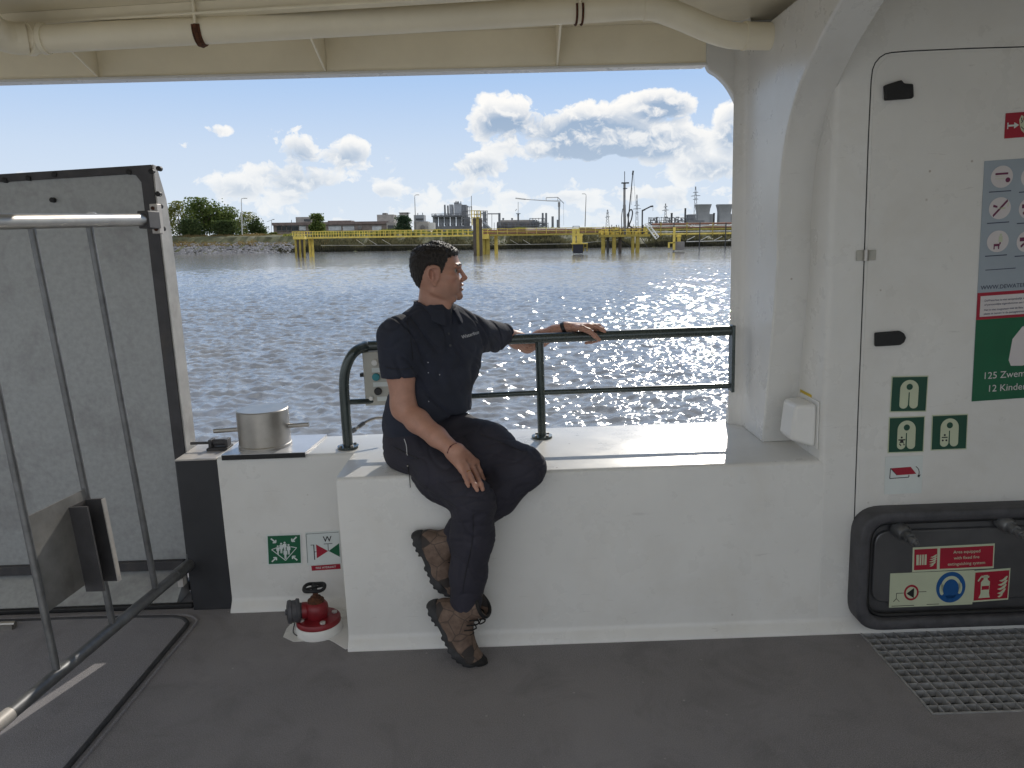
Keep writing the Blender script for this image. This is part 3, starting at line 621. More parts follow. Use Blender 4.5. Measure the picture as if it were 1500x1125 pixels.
for (px, py) in ((1325,785),(1478,774)):
    p = onY(px, py, yi-.05); ax = Vector((.18,-1,-.22)).normalized(); mb = MB()
    mb.lathe([(.030,0),(.030,.045),(.026,.052),(.018,.054),(.018,.066),(.021,.067),(.021,.078),(.013,.080),(.013,.092),(.016,.093),(.016,.104),(.009,.106),(.009,.122)], (p.x-.01,yi-.010,p.z+.02), ax, 24); obj('hose_fitting', mb, 'gate_metal', hh, smooth=35)
YSG = yi-.0125                                # signs stand on the raised panel
# ================================================================ SIGNS
def text_shape(txt, bold=0.0, spacing=1.0):
    cu = bpy.data.curves.new('lettering', 'FONT'); cu.body = txt; cu.size = 1; cu.offset = bold; cu.space_character = spacing
    cu.resolution_u = 3; cu.fill_mode = 'BOTH'
    o = bpy.data.objects.new('lettering', cu); COL.objects.link(o)
    bpy.context.view_layer.update()
    me = bpy.data.meshes.new_from_object(o.evaluated_get(bpy.context.evaluated_depsgraph_get()))
    vs = [(v.co.x, v.co.y) for v in me.vertices]; fs = [tuple(p.vertices) for p in me.polygons]
    bpy.data.objects.remove(o); bpy.data.curves.remove(cu); bpy.data.meshes.remove(me)
    return vs, fs
class Sign:
    """flat sign: corners from the photograph, uv from 0..1 (v down), layers set proud of one another"""
    def __init__(s, name, label, cat, tl, tr, bl, Y, base, group=None, thick=.0012):
        s.o = onY(*tl, Y); s.u = onY(*tr, Y)-s.o; s.w = onY(*bl, Y)-s.o
        s.nrm = Vector((0,-1,0)); s.layer = thick
        c = s.o+s.u*.5+s.w*.5
        s.root = thing(name, c, label, cat, group)
        mb = MB(); mb.prism([s.at(0,0),s.at(1,0),s.at(1,1),s.at(0,1)], s.nrm*thick); obj('panel', mb, base, s.root, smooth=0)
    def at(s, u, v, h=0): return s.o+s.u*u+s.w*v+s.nrm*h
    def polys(s, name, mat, polys, lv=1, parent=None):
        mb = MB(); h = s.layer+.0006*lv
        for p in polys: mb.prism([s.at(u,v,h-.0005) for u, v in p], s.nrm*.0006)
        return obj(name, mb, mat, parent or s.root, smooth=0)
    def each(s, name, mat, groups, lv=1):
        for q in groups: s.polys(name, mat, q, lv)
    def text(s, txt, mat, u, v, hgt, lv=1, align='L', bold=0.0, maxw=None, name='lettering'):
        vs, fs = text_shape(txt, bold); h = s.layer+.0006*lv
        lu, lw = s.u.length, s.w.length
        w = max(x for x, y in vs) if vs else 0
        sc = hgt/.72; k = sc*lw/lu                    # cap height .72
        if maxw and w*k > maxw: k = maxw/w
        x0 = u - (w*k/2 if align == 'C' else w*k if align == 'R' else 0)
        mb = MB(); mb.add([s.at(x0+x*k, v-y*sc, h) for x, y in vs], fs)
        return obj(name, mb, mat, s.root, smooth=0, recalc=False)
def circ(cx, cy, rx, ry=None, n=24, a0=0, a1=360):
    ry = ry or rx; full = (a1-a0) >= 360
    m = n if full else n+1
    return [(cx+rx*math.cos(R(a0+(a1-a0)*i/n)), cy+ry*math.sin(R(a0+(a1-a0)*i/n))) for i in range(m)]
def ringp(cx, cy, r, w, ry=None, n=28, a0=0, a1=360):
    ry = ry or r; k = ry/r
    o = [(cx+r*math.cos(R(a0+(a1-a0)*i/n)), cy+ry*math.sin(R(a0+(a1-a0)*i/n))) for i in range(n+1)]
    q = [(cx+(r-w)*math.cos(R(a0+(a1-a0)*i/n)), cy+(r-w)*k*math.sin(R(a0+(a1-a0)*i/n))) for i in range(n+1)]
    return [[o[i],o[i+1],q[i+1],q[i]] for i in range(n)]
def line(a, b, w):
    dx, dy = b[0]-a[0], b[1]-a[1]; L = math.hypot(dx, dy) or 1; nx, ny = -dy/L*w/2, dx/L*w/2
    return [(a[0]+nx,a[1]+ny),(b[0]+nx,b[1]+ny),(b[0]-nx,b[1]-ny),(a[0]-nx,a[1]-ny)]
def rect(a, b, c, d): return [(a,b),(c,b),(c,d),(a,d)]
def flames(x, y, w, h):
    out = []
    for k, (dx, dy, L) in enumerate(((.5,0,.9),(.35,.22,1),(.25,.45,1),(.3,.68,.9),(.4,.86,.6))):
        px, py = x+dx*w*.4, y+dy*h
        out.append([(px,py+.16*h),(px+.25*w*L,py+.10*h),(px+.52*w*L,py-.08*h),(px+.62*w*L,py-.06*h),(px+.5*w*L,py+.13*h),(px+.2*w*L,py+.22*h)])
    return out
def arrow(cx, cy, dx, dy, s):
    t = (cx+dx*s, cy+dy*s)
    return [line((cx-dx*s,cy-dy*s), (cx+dx*s*.6,cy+dy*s*.6), s*.5), line(t, (t[0]-dx*s*1.3, t[1]), s*.45), line(t, (t[0], t[1]-dy*s*1.3), s*.45)]
def man(cx, y, h):
    w = h*.30
    return [circ(cx, y+h*.09, h*.09, n=12), [(cx-w*.5,y+h*.21),(cx+w*.5,y+h*.21),(cx+w*.5,y+h*.58),(cx+w*.28,y+h*.58),(cx+w*.25,y+h),(cx+w*.05,y+h),(cx,y+h*.62),(cx-w*.05,y+h),(cx-w*.25,y+h),(cx-w*.28,y+h*.58),(cx-w*.5,y+h*.58)]]
YLB = YB-.002; YDR = yd-.0012

s = Sign('safety_sign', 'green assembly point sign with white figures and four arrows on the white bulwark', 'sign', (390,783), (441,781), (392,828), YLB, 'sign_white')
s.polys('green_field', 'sign_green', [rect(.04,.05,.97,.96)], 1)
ps = []
for cx, cy, dx, dy in ((.2,.2,1,1),(.8,.18,-1,1),(.2,.82,1,-1),(.8,.8,-1,-1)): ps.append(arrow(cx, cy, dx*.8, dy*.8, .085))
s.each('arrow', 'sign_white', ps, 2)
dm = [(.14,.49),(.5,.36),(.86,.46),(.53,.86)]
s.polys('diamond', 'sign_white', [line(dm[1],dm[2],.02)][:0]+[line(dm[0],dm[3],.022), line(dm[3],dm[2],.022), line(dm[0],(.3,.43),.022), line(dm[2],(.7,.42),.022)], 2)
s.each('figure', 'sign_white', [man(x,y,h) for x,y,h in ((.32,.36,.3),(.42,.28,.34),(.52,.25,.32),(.63,.33,.34),(.53,.47,.34))], 2)

s = Sign('safety_sign', 'white valve sign with a red and a green triangle under the letter W', 'sign', (447,780), (497,777), (450,828), YLB, 'sign_white')
s.polys('triangles', 'sign_red', [[(.30,.38),(.30,.80),(.64,.60)]], 1)
s.polys('green_triangle', 'sign_green', [[(.98,.38),(.98,.80),(.66,.60)]], 1)
s.polys('symbol_lines', 'sign_black', [rect(.22,.38,.245,.84), rect(.14,.38,.24,.395), line((.24,.60),(.30,.60),.015), line((.65,.60),(.65,.38),.015), rect(.53,.37,.78,.385), rect(.02,.04,.98,.05), rect(.02,.04,.03,.92)], 2)
s.text('W', 'sign_black', .64, .31, .17, 2, 'C', .012)
s = Sign('label_strip', 'narrow red strip label below the white valve sign', 'label', (456,829), (498,826), (457,836), YLB, 'sign_red')
s.text('FIRE HYDRANT', 'sign_white', .5, .68, .42, 1, 'C', .01, .86)

def jacket(s, cx, cy, sc, mat='sign_pale', hole='sign_dark_green', lv=2, name='life_jacket'):
    w = .25*sc; top = cy-.39*sc; bot = cy+.40*sc
    outl = [(cx+w*math.cos(R(a))*1.0, top+w+w*math.sin(R(a))) for a in range(180, 361, 12)]
    outl += [(cx+w, bot-.10*sc)] + [(cx+w*.55+w*.45*math.cos(R(a)), bot-.10*sc+.10*sc*math.sin(R(a))) for a in range(20, 161, 20)] + [(cx+.02*sc, bot-.1*sc),(cx+.016*sc, cy-.05*sc),(cx-.016*sc, cy-.05*sc),(cx-.02*sc, bot-.1*sc)]
    outl += [(cx-w*.55+w*.45*math.cos(R(a)), bot-.10*sc+.10*sc*math.sin(R(a))) for a in range(20, 161, 20)] + [(cx-w, bot-.10*sc)]
    s.polys(name, mat, [outl], lv)
    s.polys('neck_hole', hole, [circ(cx, cy-.20*sc, .085*sc, n=20)], lv+1)
for (tl, tr, bl, lab, extra) in (((1306,551),(1360,550),(1303,604),'dark green sign with a plain pale life jacket, topmost of the three life jacket signs',0),
                                 ((1302,611),(1355,609),(1300,664),'dark green life jacket sign with a child figure, below the plain life jacket sign',1),
                                 ((1365,608),(1418,606),(1363,660),'dark green life jacket sign with a baby face, right of the child one',2)):
    s = Sign('safety_sign', lab, 'sign', tl, tr, bl, YDR, 'sign_pale', 'life jacket signs on the cabin wall')
    s.polys('green_field', 'sign_dark_green', [rect(.025,.03,.975,.97)], 1)
    jacket(s, .5, .5, 1.0)
    if extra == 1: s.polys('child_figure', 'sign_black', [circ(.37,.57,.028,n=10), [(.28,.62),(.47,.62),(.47,.65),(.41,.66),(.44,.72),(.31,.72),(.34,.66),(.28,.65)], line((.31,.74),(.36,.80),.03), line((.43,.74),(.45,.79),.03)], 3)
    if extra == 2: s.polys('baby_figure', 'sign_black', [circ(.37,.57,.030,n=12), rect(.29,.62,.45,.65), circ(.32,.72,.028,n=10), circ(.42,.72,.028,n=10)], 3)

s = Sign('safety_sign', 'white sign with a red flap and curved arrow, lowest of the sign column', 'sign', (1297,669), (1352,667), (1295,724), YDR, 'sign_white')
s.polys('flap', 'sign_red', [[(.14,.31),(.68,.29),(.84,.48),(.32,.50)]], 1)
s.polys('outline', 'sign_black', [line((.14,.31),(.13,.58),.018), line((.13,.58),(.64,.56),.018), line((.64,.56),(.64,.50),.018), line((.14,.31),(.32,.50),.014)]+ringp(.72,.45,.2,.018,.2,12,-60,35)+[[(.87,.52),(.95,.50),(.91,.58)]], 2)

s = Sign('alarm_sign', 'red fire alarm sign with a white arrow and a pale hand', 'sign', (1473,166), (1512,163), (1471,203), YDR, 'sign_red')
s.polys('arrow', 'sign_white', [rect(.08,.47,.36,.54), [(.34,.38),(.52,.505),(.34,.63)], rect(.08,.38,.12,.63)], 1)
s.polys('hand', 'sign_pale', [[(.52,.3),(.60,.12),(.68,.18),(.66,.34),(.85,.22),(1,.2),(1,.95),(.80,.92),(.62,.72),(.56,.55)]], 1)
s.polys('hand_lines', 'sign_black', [line((.60,.22),(.62,.36),.03), line((.66,.34),(.60,.44),.03), line((.60,.58),(.72,.70),.025)], 2)

# big information poster, running out of the picture on the right
s = Sign('poster', 'tall grey information poster with rows of round white pictograms on the door', 'poster', (1442,236), (1640,222), (1423,588), YDR, 'poster_grey')
H = 352.; Wd = 198.
def pu(px): return (px-1433)/200.
def pv(py, px=1470): return (py-(236-(px-1442)*.07))/351.
cm = []; bars = []
for ry in (258, 302, 349):
    for k in range(4): cm.append((.135+k*.225-(ry-258)*.00003, pv(ry, 1463+k*45)))
s.each('pictogram_disc', 'poster_white', [[circ(u,v,.082,.044,n=28)] for u,v in cm if u < .5], 1)
s.each('caption', 'poster_ink', [[rect(u-.09,v+.056,u+.075,v+.060)] for u,v in cm if u < .5] + [[rect(.05,.44,.28,.443)], [rect(.40,.44,.62,.443)]], 1)
def ic(i): return cm[i]
pi1 = []; pi2 = []
u, v = ic(0); pi1 += [rect(u-.05,v-.016,u+.045,v-.008), circ(u+.045,v+.014,.018,.010,n=14)]; pi2 += [rect(u-.05,v-.004,u+.02,v-.002), rect(u-.05,v+.006,u+.02,v+.008)]
u, v = ic(4); pi1 += [line((u-.05,v+.030),(u+.055,v-.030),.010), [(u-.05,v-.016),(u-.02,v-.010),(u-.02,v-.002),(u-.052,v-.006)]]; pi2 += [rect(u-.01,v-.003,u+.04,v+.004), line((u+.06,v-.02),(u+.058,v-.004),.006)]
u, v = ic(8); pi1 += [rect(u-.03,v+.010,u+.015,v+.020), rect(u-.03,v+.018,u-.022,v+.032), rect(u+.004,v+.018,u+.012,v+.032), rect(u+.012,v+.004,u+.022,v+.013)]; pi2 += [circ(u+.02,v-.026,.009,.005,n=10), rect(u+.006,v-.020,u+.034,v+.004)]
for i in (1,5,9):
    u, v = ic(i); pi1 += [rect(u-.06,v-.018,u-.02,v-.002), line((u-.05,v+.02),(u+.02,v-.014),.010), circ(u+.03,v+.012,.02,.011,n=12)]; pi2 += [rect(u-.03,v+.004,u+.05,v+.008)]
s.polys('pictogram', 'poster_plum', pi1, 2); s.polys('pictogram_tint', 'sign_pale', pi2, 2)
s.text('WWW.DEWATERBUS.BE', 'poster_ink', .022, .522, .017, 1, 'L', .012)
a0, a1, r1 = .535, .648, 1.0
s.polys('red_border', 'sign_red', [rect(.0,a0,1,a1)], 1)
s.polys('notice_field', 'poster_white', [rect(.025,a0+.014,1,a1-.012)], 2)
for k, (tx, vv) in enumerate((('DeWaterbus is niet aansprakelijk voor diefstal', .573),('of persoonlijke eigendommen aan boord', .590),('Het is niet toegestaan met de fiets', .612),('plaats te nemen in de passagiersruimte', .628))):
    s.text(tx, 'poster_ink', .055, vv, .0085, 3, 'L', .012)
s.polys('green_field', 'sign_green', [rect(0,a1,1,1)], 1)
s.polys('life_jacket', 'poster_white', [[(.27,.83),(.29,.74),(.36,.69),(.46,.675),(.58,.69),(.66,.74),(.68,.83),(.66,.855),(.58,.858),(.52,.85),(.49,.80),(.47,.80),(.44,.85),(.38,.858),(.29,.855)]], 2)
s.text('125 Zwemvesten', 'poster_white', .075, .905, .030, 2, 'L')
s.text('12 Kinderzwemvesten', 'poster_white', .115, .962, .030, 2, 'L')

# signs on the equipment hatch
s = Sign('extinguishing_sign', 'red sign reading Area equipped with fixed fire extinguishing system', 'sign', (1337,802), (1457,796), (1336,838), YSG, 'sign_pale')
s.polys('red_field', 'sign_red', [rect(.02,.08,.30,.92), rect(.335,.08,.985,.92)], 1)
s.polys('pictogram', 'sign_pale', [rect(.045,.30,.075,.72), rect(.085,.30,.105,.72), rect(.115,.30,.135,.72), rect(.145,.30,.17,.72)]+flames(.185,.35,.15,.42), 2)
for k, tx in enumerate(('Area equipped','with fixed fire','extinguishing system')): s.text(tx, 'sign_pale', .66, .32+.24*k, .125, 2, 'C', .006, .6)
s = Sign('machinery_sign', 'pale sign with a pump symbol and a blue ear protection disc', 'sign', (1304,840), (1427,835), (1302,890), YSG, 'sign_pale')
s.polys('blue_disc', 'sign_blue', [circ(.73,.47,.175,.45,n=40)], 1)
s.polys('head', 'sign_pale', [circ(.73,.44,.118,.30,n=30), circ(.625,.52,.030,.17,n=20), circ(.835,.50,.030,.17,n=20)], 2)
s.polys('face', 'sign_blue', [circ(.73,.52,.094,.29,n=30), rect(.65,.70,.81,.80)], 3)
s.polys('red_ring', 'sign_red', [circ(.26,.58,.088,.23,n=30)], 1)
s.polys('ring_field', 'sign_pale', [circ(.26,.58,.066,.17,n=30)], 2)
s.polys('pump_symbol', 'sign_black', [[(.20,.60),(.29,.44),(.29,.74)]], 3)
s.polys('pipe_lines', 'sign_black', [rect(.08,.575,.17,.59), rect(.08,.575,.086,.75), line((.083,.74),(.05,.83),.008), line((.083,.74),(.12,.83),.008), rect(.35,.56,.44,.575), rect(.03,.95,.30,.965), rect(.45,.94,.6,.955)], 1)
s = Sign('extinguisher_sign', 'red sign with a pale fire extinguisher and flames', 'sign', (1427,836), (1480,832), (1424,882), YSG, 'sign_pale')
s.polys('red_field', 'sign_red', [rect(.03,.06,.97,.95)], 1)
s.polys('extinguisher', 'sign_pale', [[(.20,.38),(.26,.30),(.38,.30),(.45,.38),(.44,.74),(.47,.88),(.16,.88),(.21,.74)], rect(.27,.16,.38,.30), line((.12,.34),(.20,.20),.04), line((.20,.20),(.42,.22),.06)], 2)
s.polys('band', 'sign_red', [rect(.23,.50,.43,.62)], 3)
s.polys('flames', 'sign_pale', flames(.62,.28,.42,.58), 2)
# ================================================================ RIVER AND FAR BANK (upright world)
ZW = -1.2                                     # water level
YBK = 228.0                                   # far water line
def far_mat(name, col, var=.12, scale=.6, rough=.8, **k): return mt(name, col, rough, var=var, scale=scale, **k)
far_mat('concrete', (.36,.34,.32)); far_mat('concrete_dark', (.20,.19,.185)); far_mat('brick', (.24,.20,.18)); far_mat('roof_red', (.20,.155,.145))
far_mat('window_dark', (.05,.055,.06), rough=.2); far_mat('window_pale', (.50,.52,.54), rough=.4); far_mat('steel_far', (.19,.20,.22), scale=.3); far_mat('steel_pale', (.33,.35,.38), scale=.3)
far_mat('tower_far', (.30,.31,.33), scale=.05); far_mat('pole_grey', (.22,.22,.22)); far_mat('pole_pale', (.60,.60,.58)); far_mat('rust_pipe', (.26,.13,.09))
far_mat('dark_steel', (.060,.062,.066)); far_mat('olive_paint', (.36,.28,.06), scale=1.5); far_mat('yellow_far', (.68,.53,.12), scale=.8); far_mat('white_far', (.80,.80,.78))
far_mat('timber', (.085,.070,.058), scale=2); far_mat('fender', (.022,.024,.034)); far_mat('bark', (.10,.075,.05))
far_mat('soil', (.085,.088,.036), var=.25, scale=.35); far_mat('meadow', (.10,.10,.045), var=.2, scale=.05)
def leaf_mat(name, a, b):
    m = bpy.data.materials.new(name); m.use_nodes = True; g = NT(m.node_tree); p = m.node_tree.nodes['Principled BSDF']
    tc = g.n('ShaderNodeTexCoord'); oi = g.n('ShaderNodeNewGeometry')
    n = g.m('ADD', g.m('MULTIPLY', oi.outputs['Random Per Island'], .6), g.m('MULTIPLY', g.noise(tc.outputs['Object'], .25, 3), .4))
    c = g.mix(g.ramp(n, [(.2, 0.0), (.8, 1.0)]), a, b)
    g.link(c, p.inputs['Base Color']); p.inputs['Roughness'].default_value = .7
    tr = g.n('ShaderNodeBsdfTranslucent', ins={0: c}); ms = g.n('ShaderNodeMixShader', ins={0: .5}); out = m.node_tree.nodes['Material Output']
    g.link(p.outputs[0], ms.inputs[1]); g.link(tr.outputs[0], ms.inputs[2]); g.link(ms.outputs[0], out.inputs[0]); M[name] = m
leaf_mat('leaf_green', (.060,.105,.026), (.20,.25,.06)); leaf_mat('leaf_dark', (.040,.072,.025), (.12,.16,.05)); leaf_mat('leaf_yellow', (.11,.14,.03), (.30,.30,.07))
leaf_mat('leaf_blue', (.035,.075,.042), (.095,.15,.08)); leaf_mat('reed', (.055,.058,.026), (.17,.155,.085)); leaf_mat('reed_dark', (.025,.027,.016), (.075,.070,.042)); leaf_mat('dry_grass', (.17,.12,.045), (.33,.26,.12))

# ---- river surface
def water_material():
    m = bpy.data.materials.new('river_water'); m.use_nodes = True; g = NT(m.node_tree); p = m.node_tree.nodes['Principled BSDF']
    tc = g.n('ShaderNodeTexCoord'); v = tc.outputs['Object']
    mp = g.n('ShaderNodeMapping', ins={0: v}); mp.inputs['Rotation'].default_value = (0,0,R(14)); mp.inputs['Scale'].default_value = (.62, 1.25, 1)
    v2 = mp.outputs[0]
    silt = g.mix(g.ramp(g.noise(v, .12, 4), [(.35, 0.0), (.65, 1.0)]), (.26,.27,.285), (.285,.28,.27))
    g.link(silt, p.inputs['Base Color'])
    p.inputs['Roughness'].default_value = .075; p.inputs['IOR'].default_value = 1.6
    h = g.m('ADD', g.m('MULTIPLY', g.noise(v2, 3.0, 5, .58, .5), .020), g.m('MULTIPLY', g.noise(v2, 12.0, 4, .6, .3), .005))
    bn = g.n('ShaderNodeBump', ins={'Strength': 1.0, 'Distance': 1.0, 'Height': h}); g.link(bn.outputs[0], p.inputs['Normal'])
    M['river_water'] = m
water_material()
def river():
    NR, NC = 1300, 1080
    Ys = 3.0*(YBK+4.0)**(np.arange(NR)/(NR-1)) / (3.0**(np.arange(NR)/(NR-1)))
    T = np.linspace(-.95, .78, NC)
    Y = np.repeat(Ys[:,None], NC, 1); X = Y*T[None,:]*1.0; X = X.astype(np.float64)
    rng = np.random.default_rng(3); Z = np.zeros_like(X)
    dy = np.gradient(Ys)[:,None]
    for i in range(100):
        lam = .18*(6.0)**rng.random(); th = R(100)+rng.normal(0, .62); k = 2*np.pi/lam
        amp = .0050*lam**.60*rng.uniform(.4, 1.2); ph = rng.random()*6.28
        a = k*(X*np.cos(th)+Y*np.sin(th))+ph
        w = np.clip((lam-1.8*dy)/(1.6*dy), 0, 1)
        s = np.sin(a); Z += amp*w*(s + .28*np.cos(2*a))
    # gusts
    g = 1 + .35*np.sin(X*.11+Y*.07+1)+.25*np.sin(X*.05-Y*.13)
    Z = ZW + Z*np.clip(g, .4, 1.7)
    v = np.stack([X,Y,Z], -1).reshape(-1,3)
    idx = np.arange(NR*NC).reshape(NR,NC)
    f = np.stack([idx[:-1,:-1],idx[:-1,1:],idx[1:,1:],idx[1:,:-1]], -1).reshape(-1,4)
    # flat wings reach sideways to the horizon and run under the vessel
    n0 = len(v); L = 6000.
    ex = []; ef = []
    for side, col in ((-1, 0), (1, NC-1)):
        b = n0+len(ex)
        near, far = v[idx[0,col]], v[idx[-1,col]]
        ex += [(near[0],near[1],ZW),(far[0],far[1],ZW),(side*L,far[1],ZW),(side*L,-400,ZW),(near[0],-400,ZW)]; ef.append((b,b+1,b+2,b+3,b+4))
    b = n0+len(ex); ex += [(v[idx[0,0]][0],3.0,ZW),(v[idx[0,-1]][0],3.0,ZW),(v[idx[0,-1]][0],-400,ZW),(v[idx[0,0]][0],-400,ZW)]; ef.append((b,b+1,b+2,b+3))
    me = bpy.data.meshes.new('river'); me.from_pydata(np.vstack([v, np.array(ex)]).tolist(), [], f.tolist()+ef)
    me.polygons.foreach_set('use_smooth', np.ones(len(me.polygons), bool)); me.materials.append(M['river_water'])
    o = bpy.data.objects.new('river', me); COL.objects.link(o); kind(o, 'structure', 'choppy brown river glittering in the sun')
river()

# ---- bank
HZ = W(300,346,246).z                          # top of the dike
def bank():
    NX, sec = 500, [(YBK-3,ZW-1.2),(YBK,ZW-.1),(YBK+3,ZW+.9),(YBK+6,ZW+1.9),(YBK+9,ZW+2.8),(YBK+13,HZ-.6),(YBK+17,HZ-.1),(YBK+19,HZ),(YBK+24,HZ-.05),(YBK+40,HZ-.4),(YBK+70,HZ-1)]
    rng = np.random.default_rng(5); rows = []
    for y, z in sec:
        x = np.linspace(-300, 300, NX); r = rng.normal(0, 1, NX)
        rows.append([(a, y+.5*b, z+(.18*c if y < YBK+15 else .06*c)) for a, b, c in zip(x, r, rng.normal(0, 1, NX))])
    mb = MB(); mb.strip(rows); return mb
kind(obj('riverbank', bank(), 'soil', ship=False, smooth=0), 'structure', 'earth slope of the far river dike')
mb = MB(); mb.add([(-9000,YBK+60,HZ-.9),(9000,YBK+60,HZ-.9),(9000,12000,HZ-.9),(-9000,12000,HZ-.9)], [(0,1,2,3)]); mb.add([(-9000,YBK+1,ZW-1),(-299,YBK+1,ZW-1),(-299,YBK+61,HZ-.9),(-9000,YBK+61,HZ-.9)],[(0,1,2,3)]); mb.add([(299,YBK+1,ZW-1),(9000,YBK+1,ZW-1),(9000,YBK+61,HZ-.9),(299,YBK+61,HZ-.9)],[(0,1,2,3)])
kind(obj('land', mb, 'meadow', ship=False, smooth=0), 'structure', 'flat land behind the dike')
def xpx(px, Y): return W(px, 355, Y).x
def rocks():
    rng = np.random.default_rng(9); mb = MB(); x0, x1 = xpx(180,YBK), xpx(445,YBK)
    ico = [(0,0,1),(.9,0,.1),(.28,.85,.1),(-.72,.53,.1),(-.72,-.53,.1),(.28,-.85,.1),(0,0,-.6)]; fc = [(0,1,2),(0,2,3),(0,3,4),(0,4,5),(0,5,1),(6,2,1),(6,3,2),(6,4,3),(6,5,4),(6,1,5)]
    for _ in range(2600):
        t = rng.random()**1.25; x = rng.uniform(x0, x1); s = rng.uniform(.22, .62)
        if x > xpx(385,YBK) and rng.random() < (x-xpx(385,YBK))/(x1-xpx(385,YBK)): continue
        c = np.array([x, YBK-.6+t*9.5, ZW-.15+t*3.0]); a = rng.uniform(0,6.28); ca, sa = math.cos(a), math.sin(a)
        mb.add([(c[0]+(p[0]*ca-p[1]*sa)*s*rng.uniform(.8,1.2), c[1]+(p[0]*sa+p[1]*ca)*s, c[2]+p[2]*s*rng.uniform(.5,.9)) for p in ico], fc)
    return mb
M['riprap'] = far_mat('riprap', (.24,.235,.24), var=.3, scale=.9)
kind(obj('riprap', rocks(), 'riprap', ship=False, smooth=0), 'stuff', 'grey riprap stones along the far water line')
def blades(n, x0, x1, y0, y1, zf, h0, h1, w, rng, lean=.25, tuft=3):
    mb = MB()
    for _ in range(n):
        x = rng.uniform(x0, x1); y = rng.uniform(y0, y1); z = zf((y-y0)/(y1-y0)); h = rng.uniform(h0, h1)*(.75+.35*math.sin(x*.21)*math.sin(x*.083+1)+.2*math.sin(x*.61))
        for _k in range(tuft):
            dx, dy = rng.normal(0, lean, 2)*h; ww = w*rng.uniform(.6,1.4); px = x+rng.normal(0,.25)
            mb.add([(px-ww,y,z),(px+ww,y,z),(px+dx*.6+ww*.8,y+dy*.5,z+h*.7),(px+dx,y+dy,z+h),(px+dx*.6-ww*.8,y+dy*.5,z+h*.7)], [(0,1,2,3,4)])
    return mb
rng = np.random.default_rng(12)
slope = lambda t: ZW+.2+t*3.4
kind(obj('dry_grass', blades(5200, xpx(180,YBK), xpx(470,YBK), YBK+6, YBK+20, lambda t: ZW+1.9+t*(HZ-ZW-1.9), .3, .9, .10, rng), 'dry_grass', ship=False, smooth=0, recalc=False), 'stuff', 'golden dry grass on the dike slope')
kind(obj('reed_bed', blades(6500, xpx(425,YBK), xpx(1180,YBK), YBK+1.5, YBK+15, lambda t: ZW+.3+t*3.0, 1.2, 2.4, .10, rng), 'reed', ship=False, smooth=0, recalc=False), 'stuff', 'dense reeds and scrub along the far bank')
kind(obj('reed_fringe', blades(5200, xpx(405,YBK), xpx(1180,YBK), YBK-.5, YBK+3, lambda t: ZW-.1+t*.8, .9, 1.7, .10, rng), 'reed_dark', ship=False, smooth=0, recalc=False), 'stuff', 'dark wet reed fringe at the far water line')
kind(obj('bank_top_grass', blades(5600, xpx(430,YBK+25), xpx(1180,YBK+25), YBK+13, YBK+30, lambda t: HZ-.5+.3*min(1,t*3), .5, 1.6, .12, rng), 'leaf_yellow', ship=False, smooth=0, recalc=False), 'stuff', 'yellow green scrub on top of the dike')

# ---- trees
def tree(px, pyt, pyb, wpx, Y, leaf, label, seed, n=1500, kindname='broadleaf_tree', squat=1.0, group=None, lobes=9):
    b = W(px, pyb, Y); t = W(px, pyt, Y); hgt = t.z-b.z; rad = wpx/2/F*Y; rng = np.random.default_rng(seed)
    o = thing(kindname, b, label, 'tree', group, ship=False)
    mb = MB(); top = b+Vector((0,0,hgt*.62)); mb.tube([b-Vector((0,0,.5)), b+Vector((.1,0,hgt*.3)), top], [hgt*.028,hgt*.02,hgt*.008], 8)
    for k in range(5):
        a = k*1.3+seed; s = b+Vector((0,0,hgt*(.22+.06*k))); mb.tube([s, s+Vector((math.cos(a)*rad*.35,math.sin(a)*rad*.35,hgt*.14)), s+Vector((math.cos(a)*rad*.6,math.sin(a)*rad*.6,hgt*.26))], [hgt*.012,hgt*.008,hgt*.003], 6)
    obj('trunk', mb, 'bark', o)
    cl = []
    for k in range(lobes):
        u = rng.random(); zz = hgt*(.16+.72*u); rr = rad*(1.0 if u < .55 else 1.0-(u-.55)*1.5)
        a = rng.uniform(0, 6.28); q = rng.uniform(.25,.72)*rr; cl.append((math.cos(a)*q, math.sin(a)*q, zz, rad*rng.uniform(.30,.48)))
    cl.append((0,0,hgt*.82,rad*.40)); cl.append((0,0,hgt*.45,rad*.75)); cl.append((rad*.45,0,hgt*.3,rad*.45)); cl.append((-rad*.45,0,hgt*.3,rad*.45))
    mb = MB()
    for _ in range(int(n*1.5)):
        cx, cy, cz, cr = cl[rng.integers(len(cl))]; d = rng.normal(0,1,3); d /= np.linalg.norm(d); q = cr*(rng.random()**.4)*(1.0+.18*rng.normal())
        c = Vector((b.x+cx+d[0]*q, b.y+cy+d[1]*q, b.z+min(cz+d[2]*q*squat*1.05, hgt*1.0)))
        s = rng.uniform(.09,.21)*max(1.0, rad/5.5); e1 = Vector(rng.normal(0,1,3)).normalized(); e2 = e1.cross(Vector(rng.normal(0,1,3))).normalized()
        mb.add([c-e1*s*1.5, c+e2*s, c+e1*s*1.5, c-e2*s], [(0,1,2,3)])
        e3 = e1.cross(e2); c2 = c+e3*s*.8
        mb.add([c2-e3*s*1.3, c2+e1*s, c2+e3*s*1.3, c2-e1*s], [(0,1,2,3)])
    obj('crown', mb, leaf, o, smooth=0, recalc=False); return o
G1 = 'trees on the left of the far bank'
tree(264,295,350,50,262,'leaf_yellow','yellow green tree half hidden by the raised boarding ramp',21,1500,group=G1)
tree(300,290,350,72,258,'leaf_green','tallest broad green tree in the clump beside the ramp',22,3000,group=G1,lobes=14)
tree(336,303,350,54,262,'leaf_green','mid height green tree just left of the curved street lamp',23,1800,group=G1)
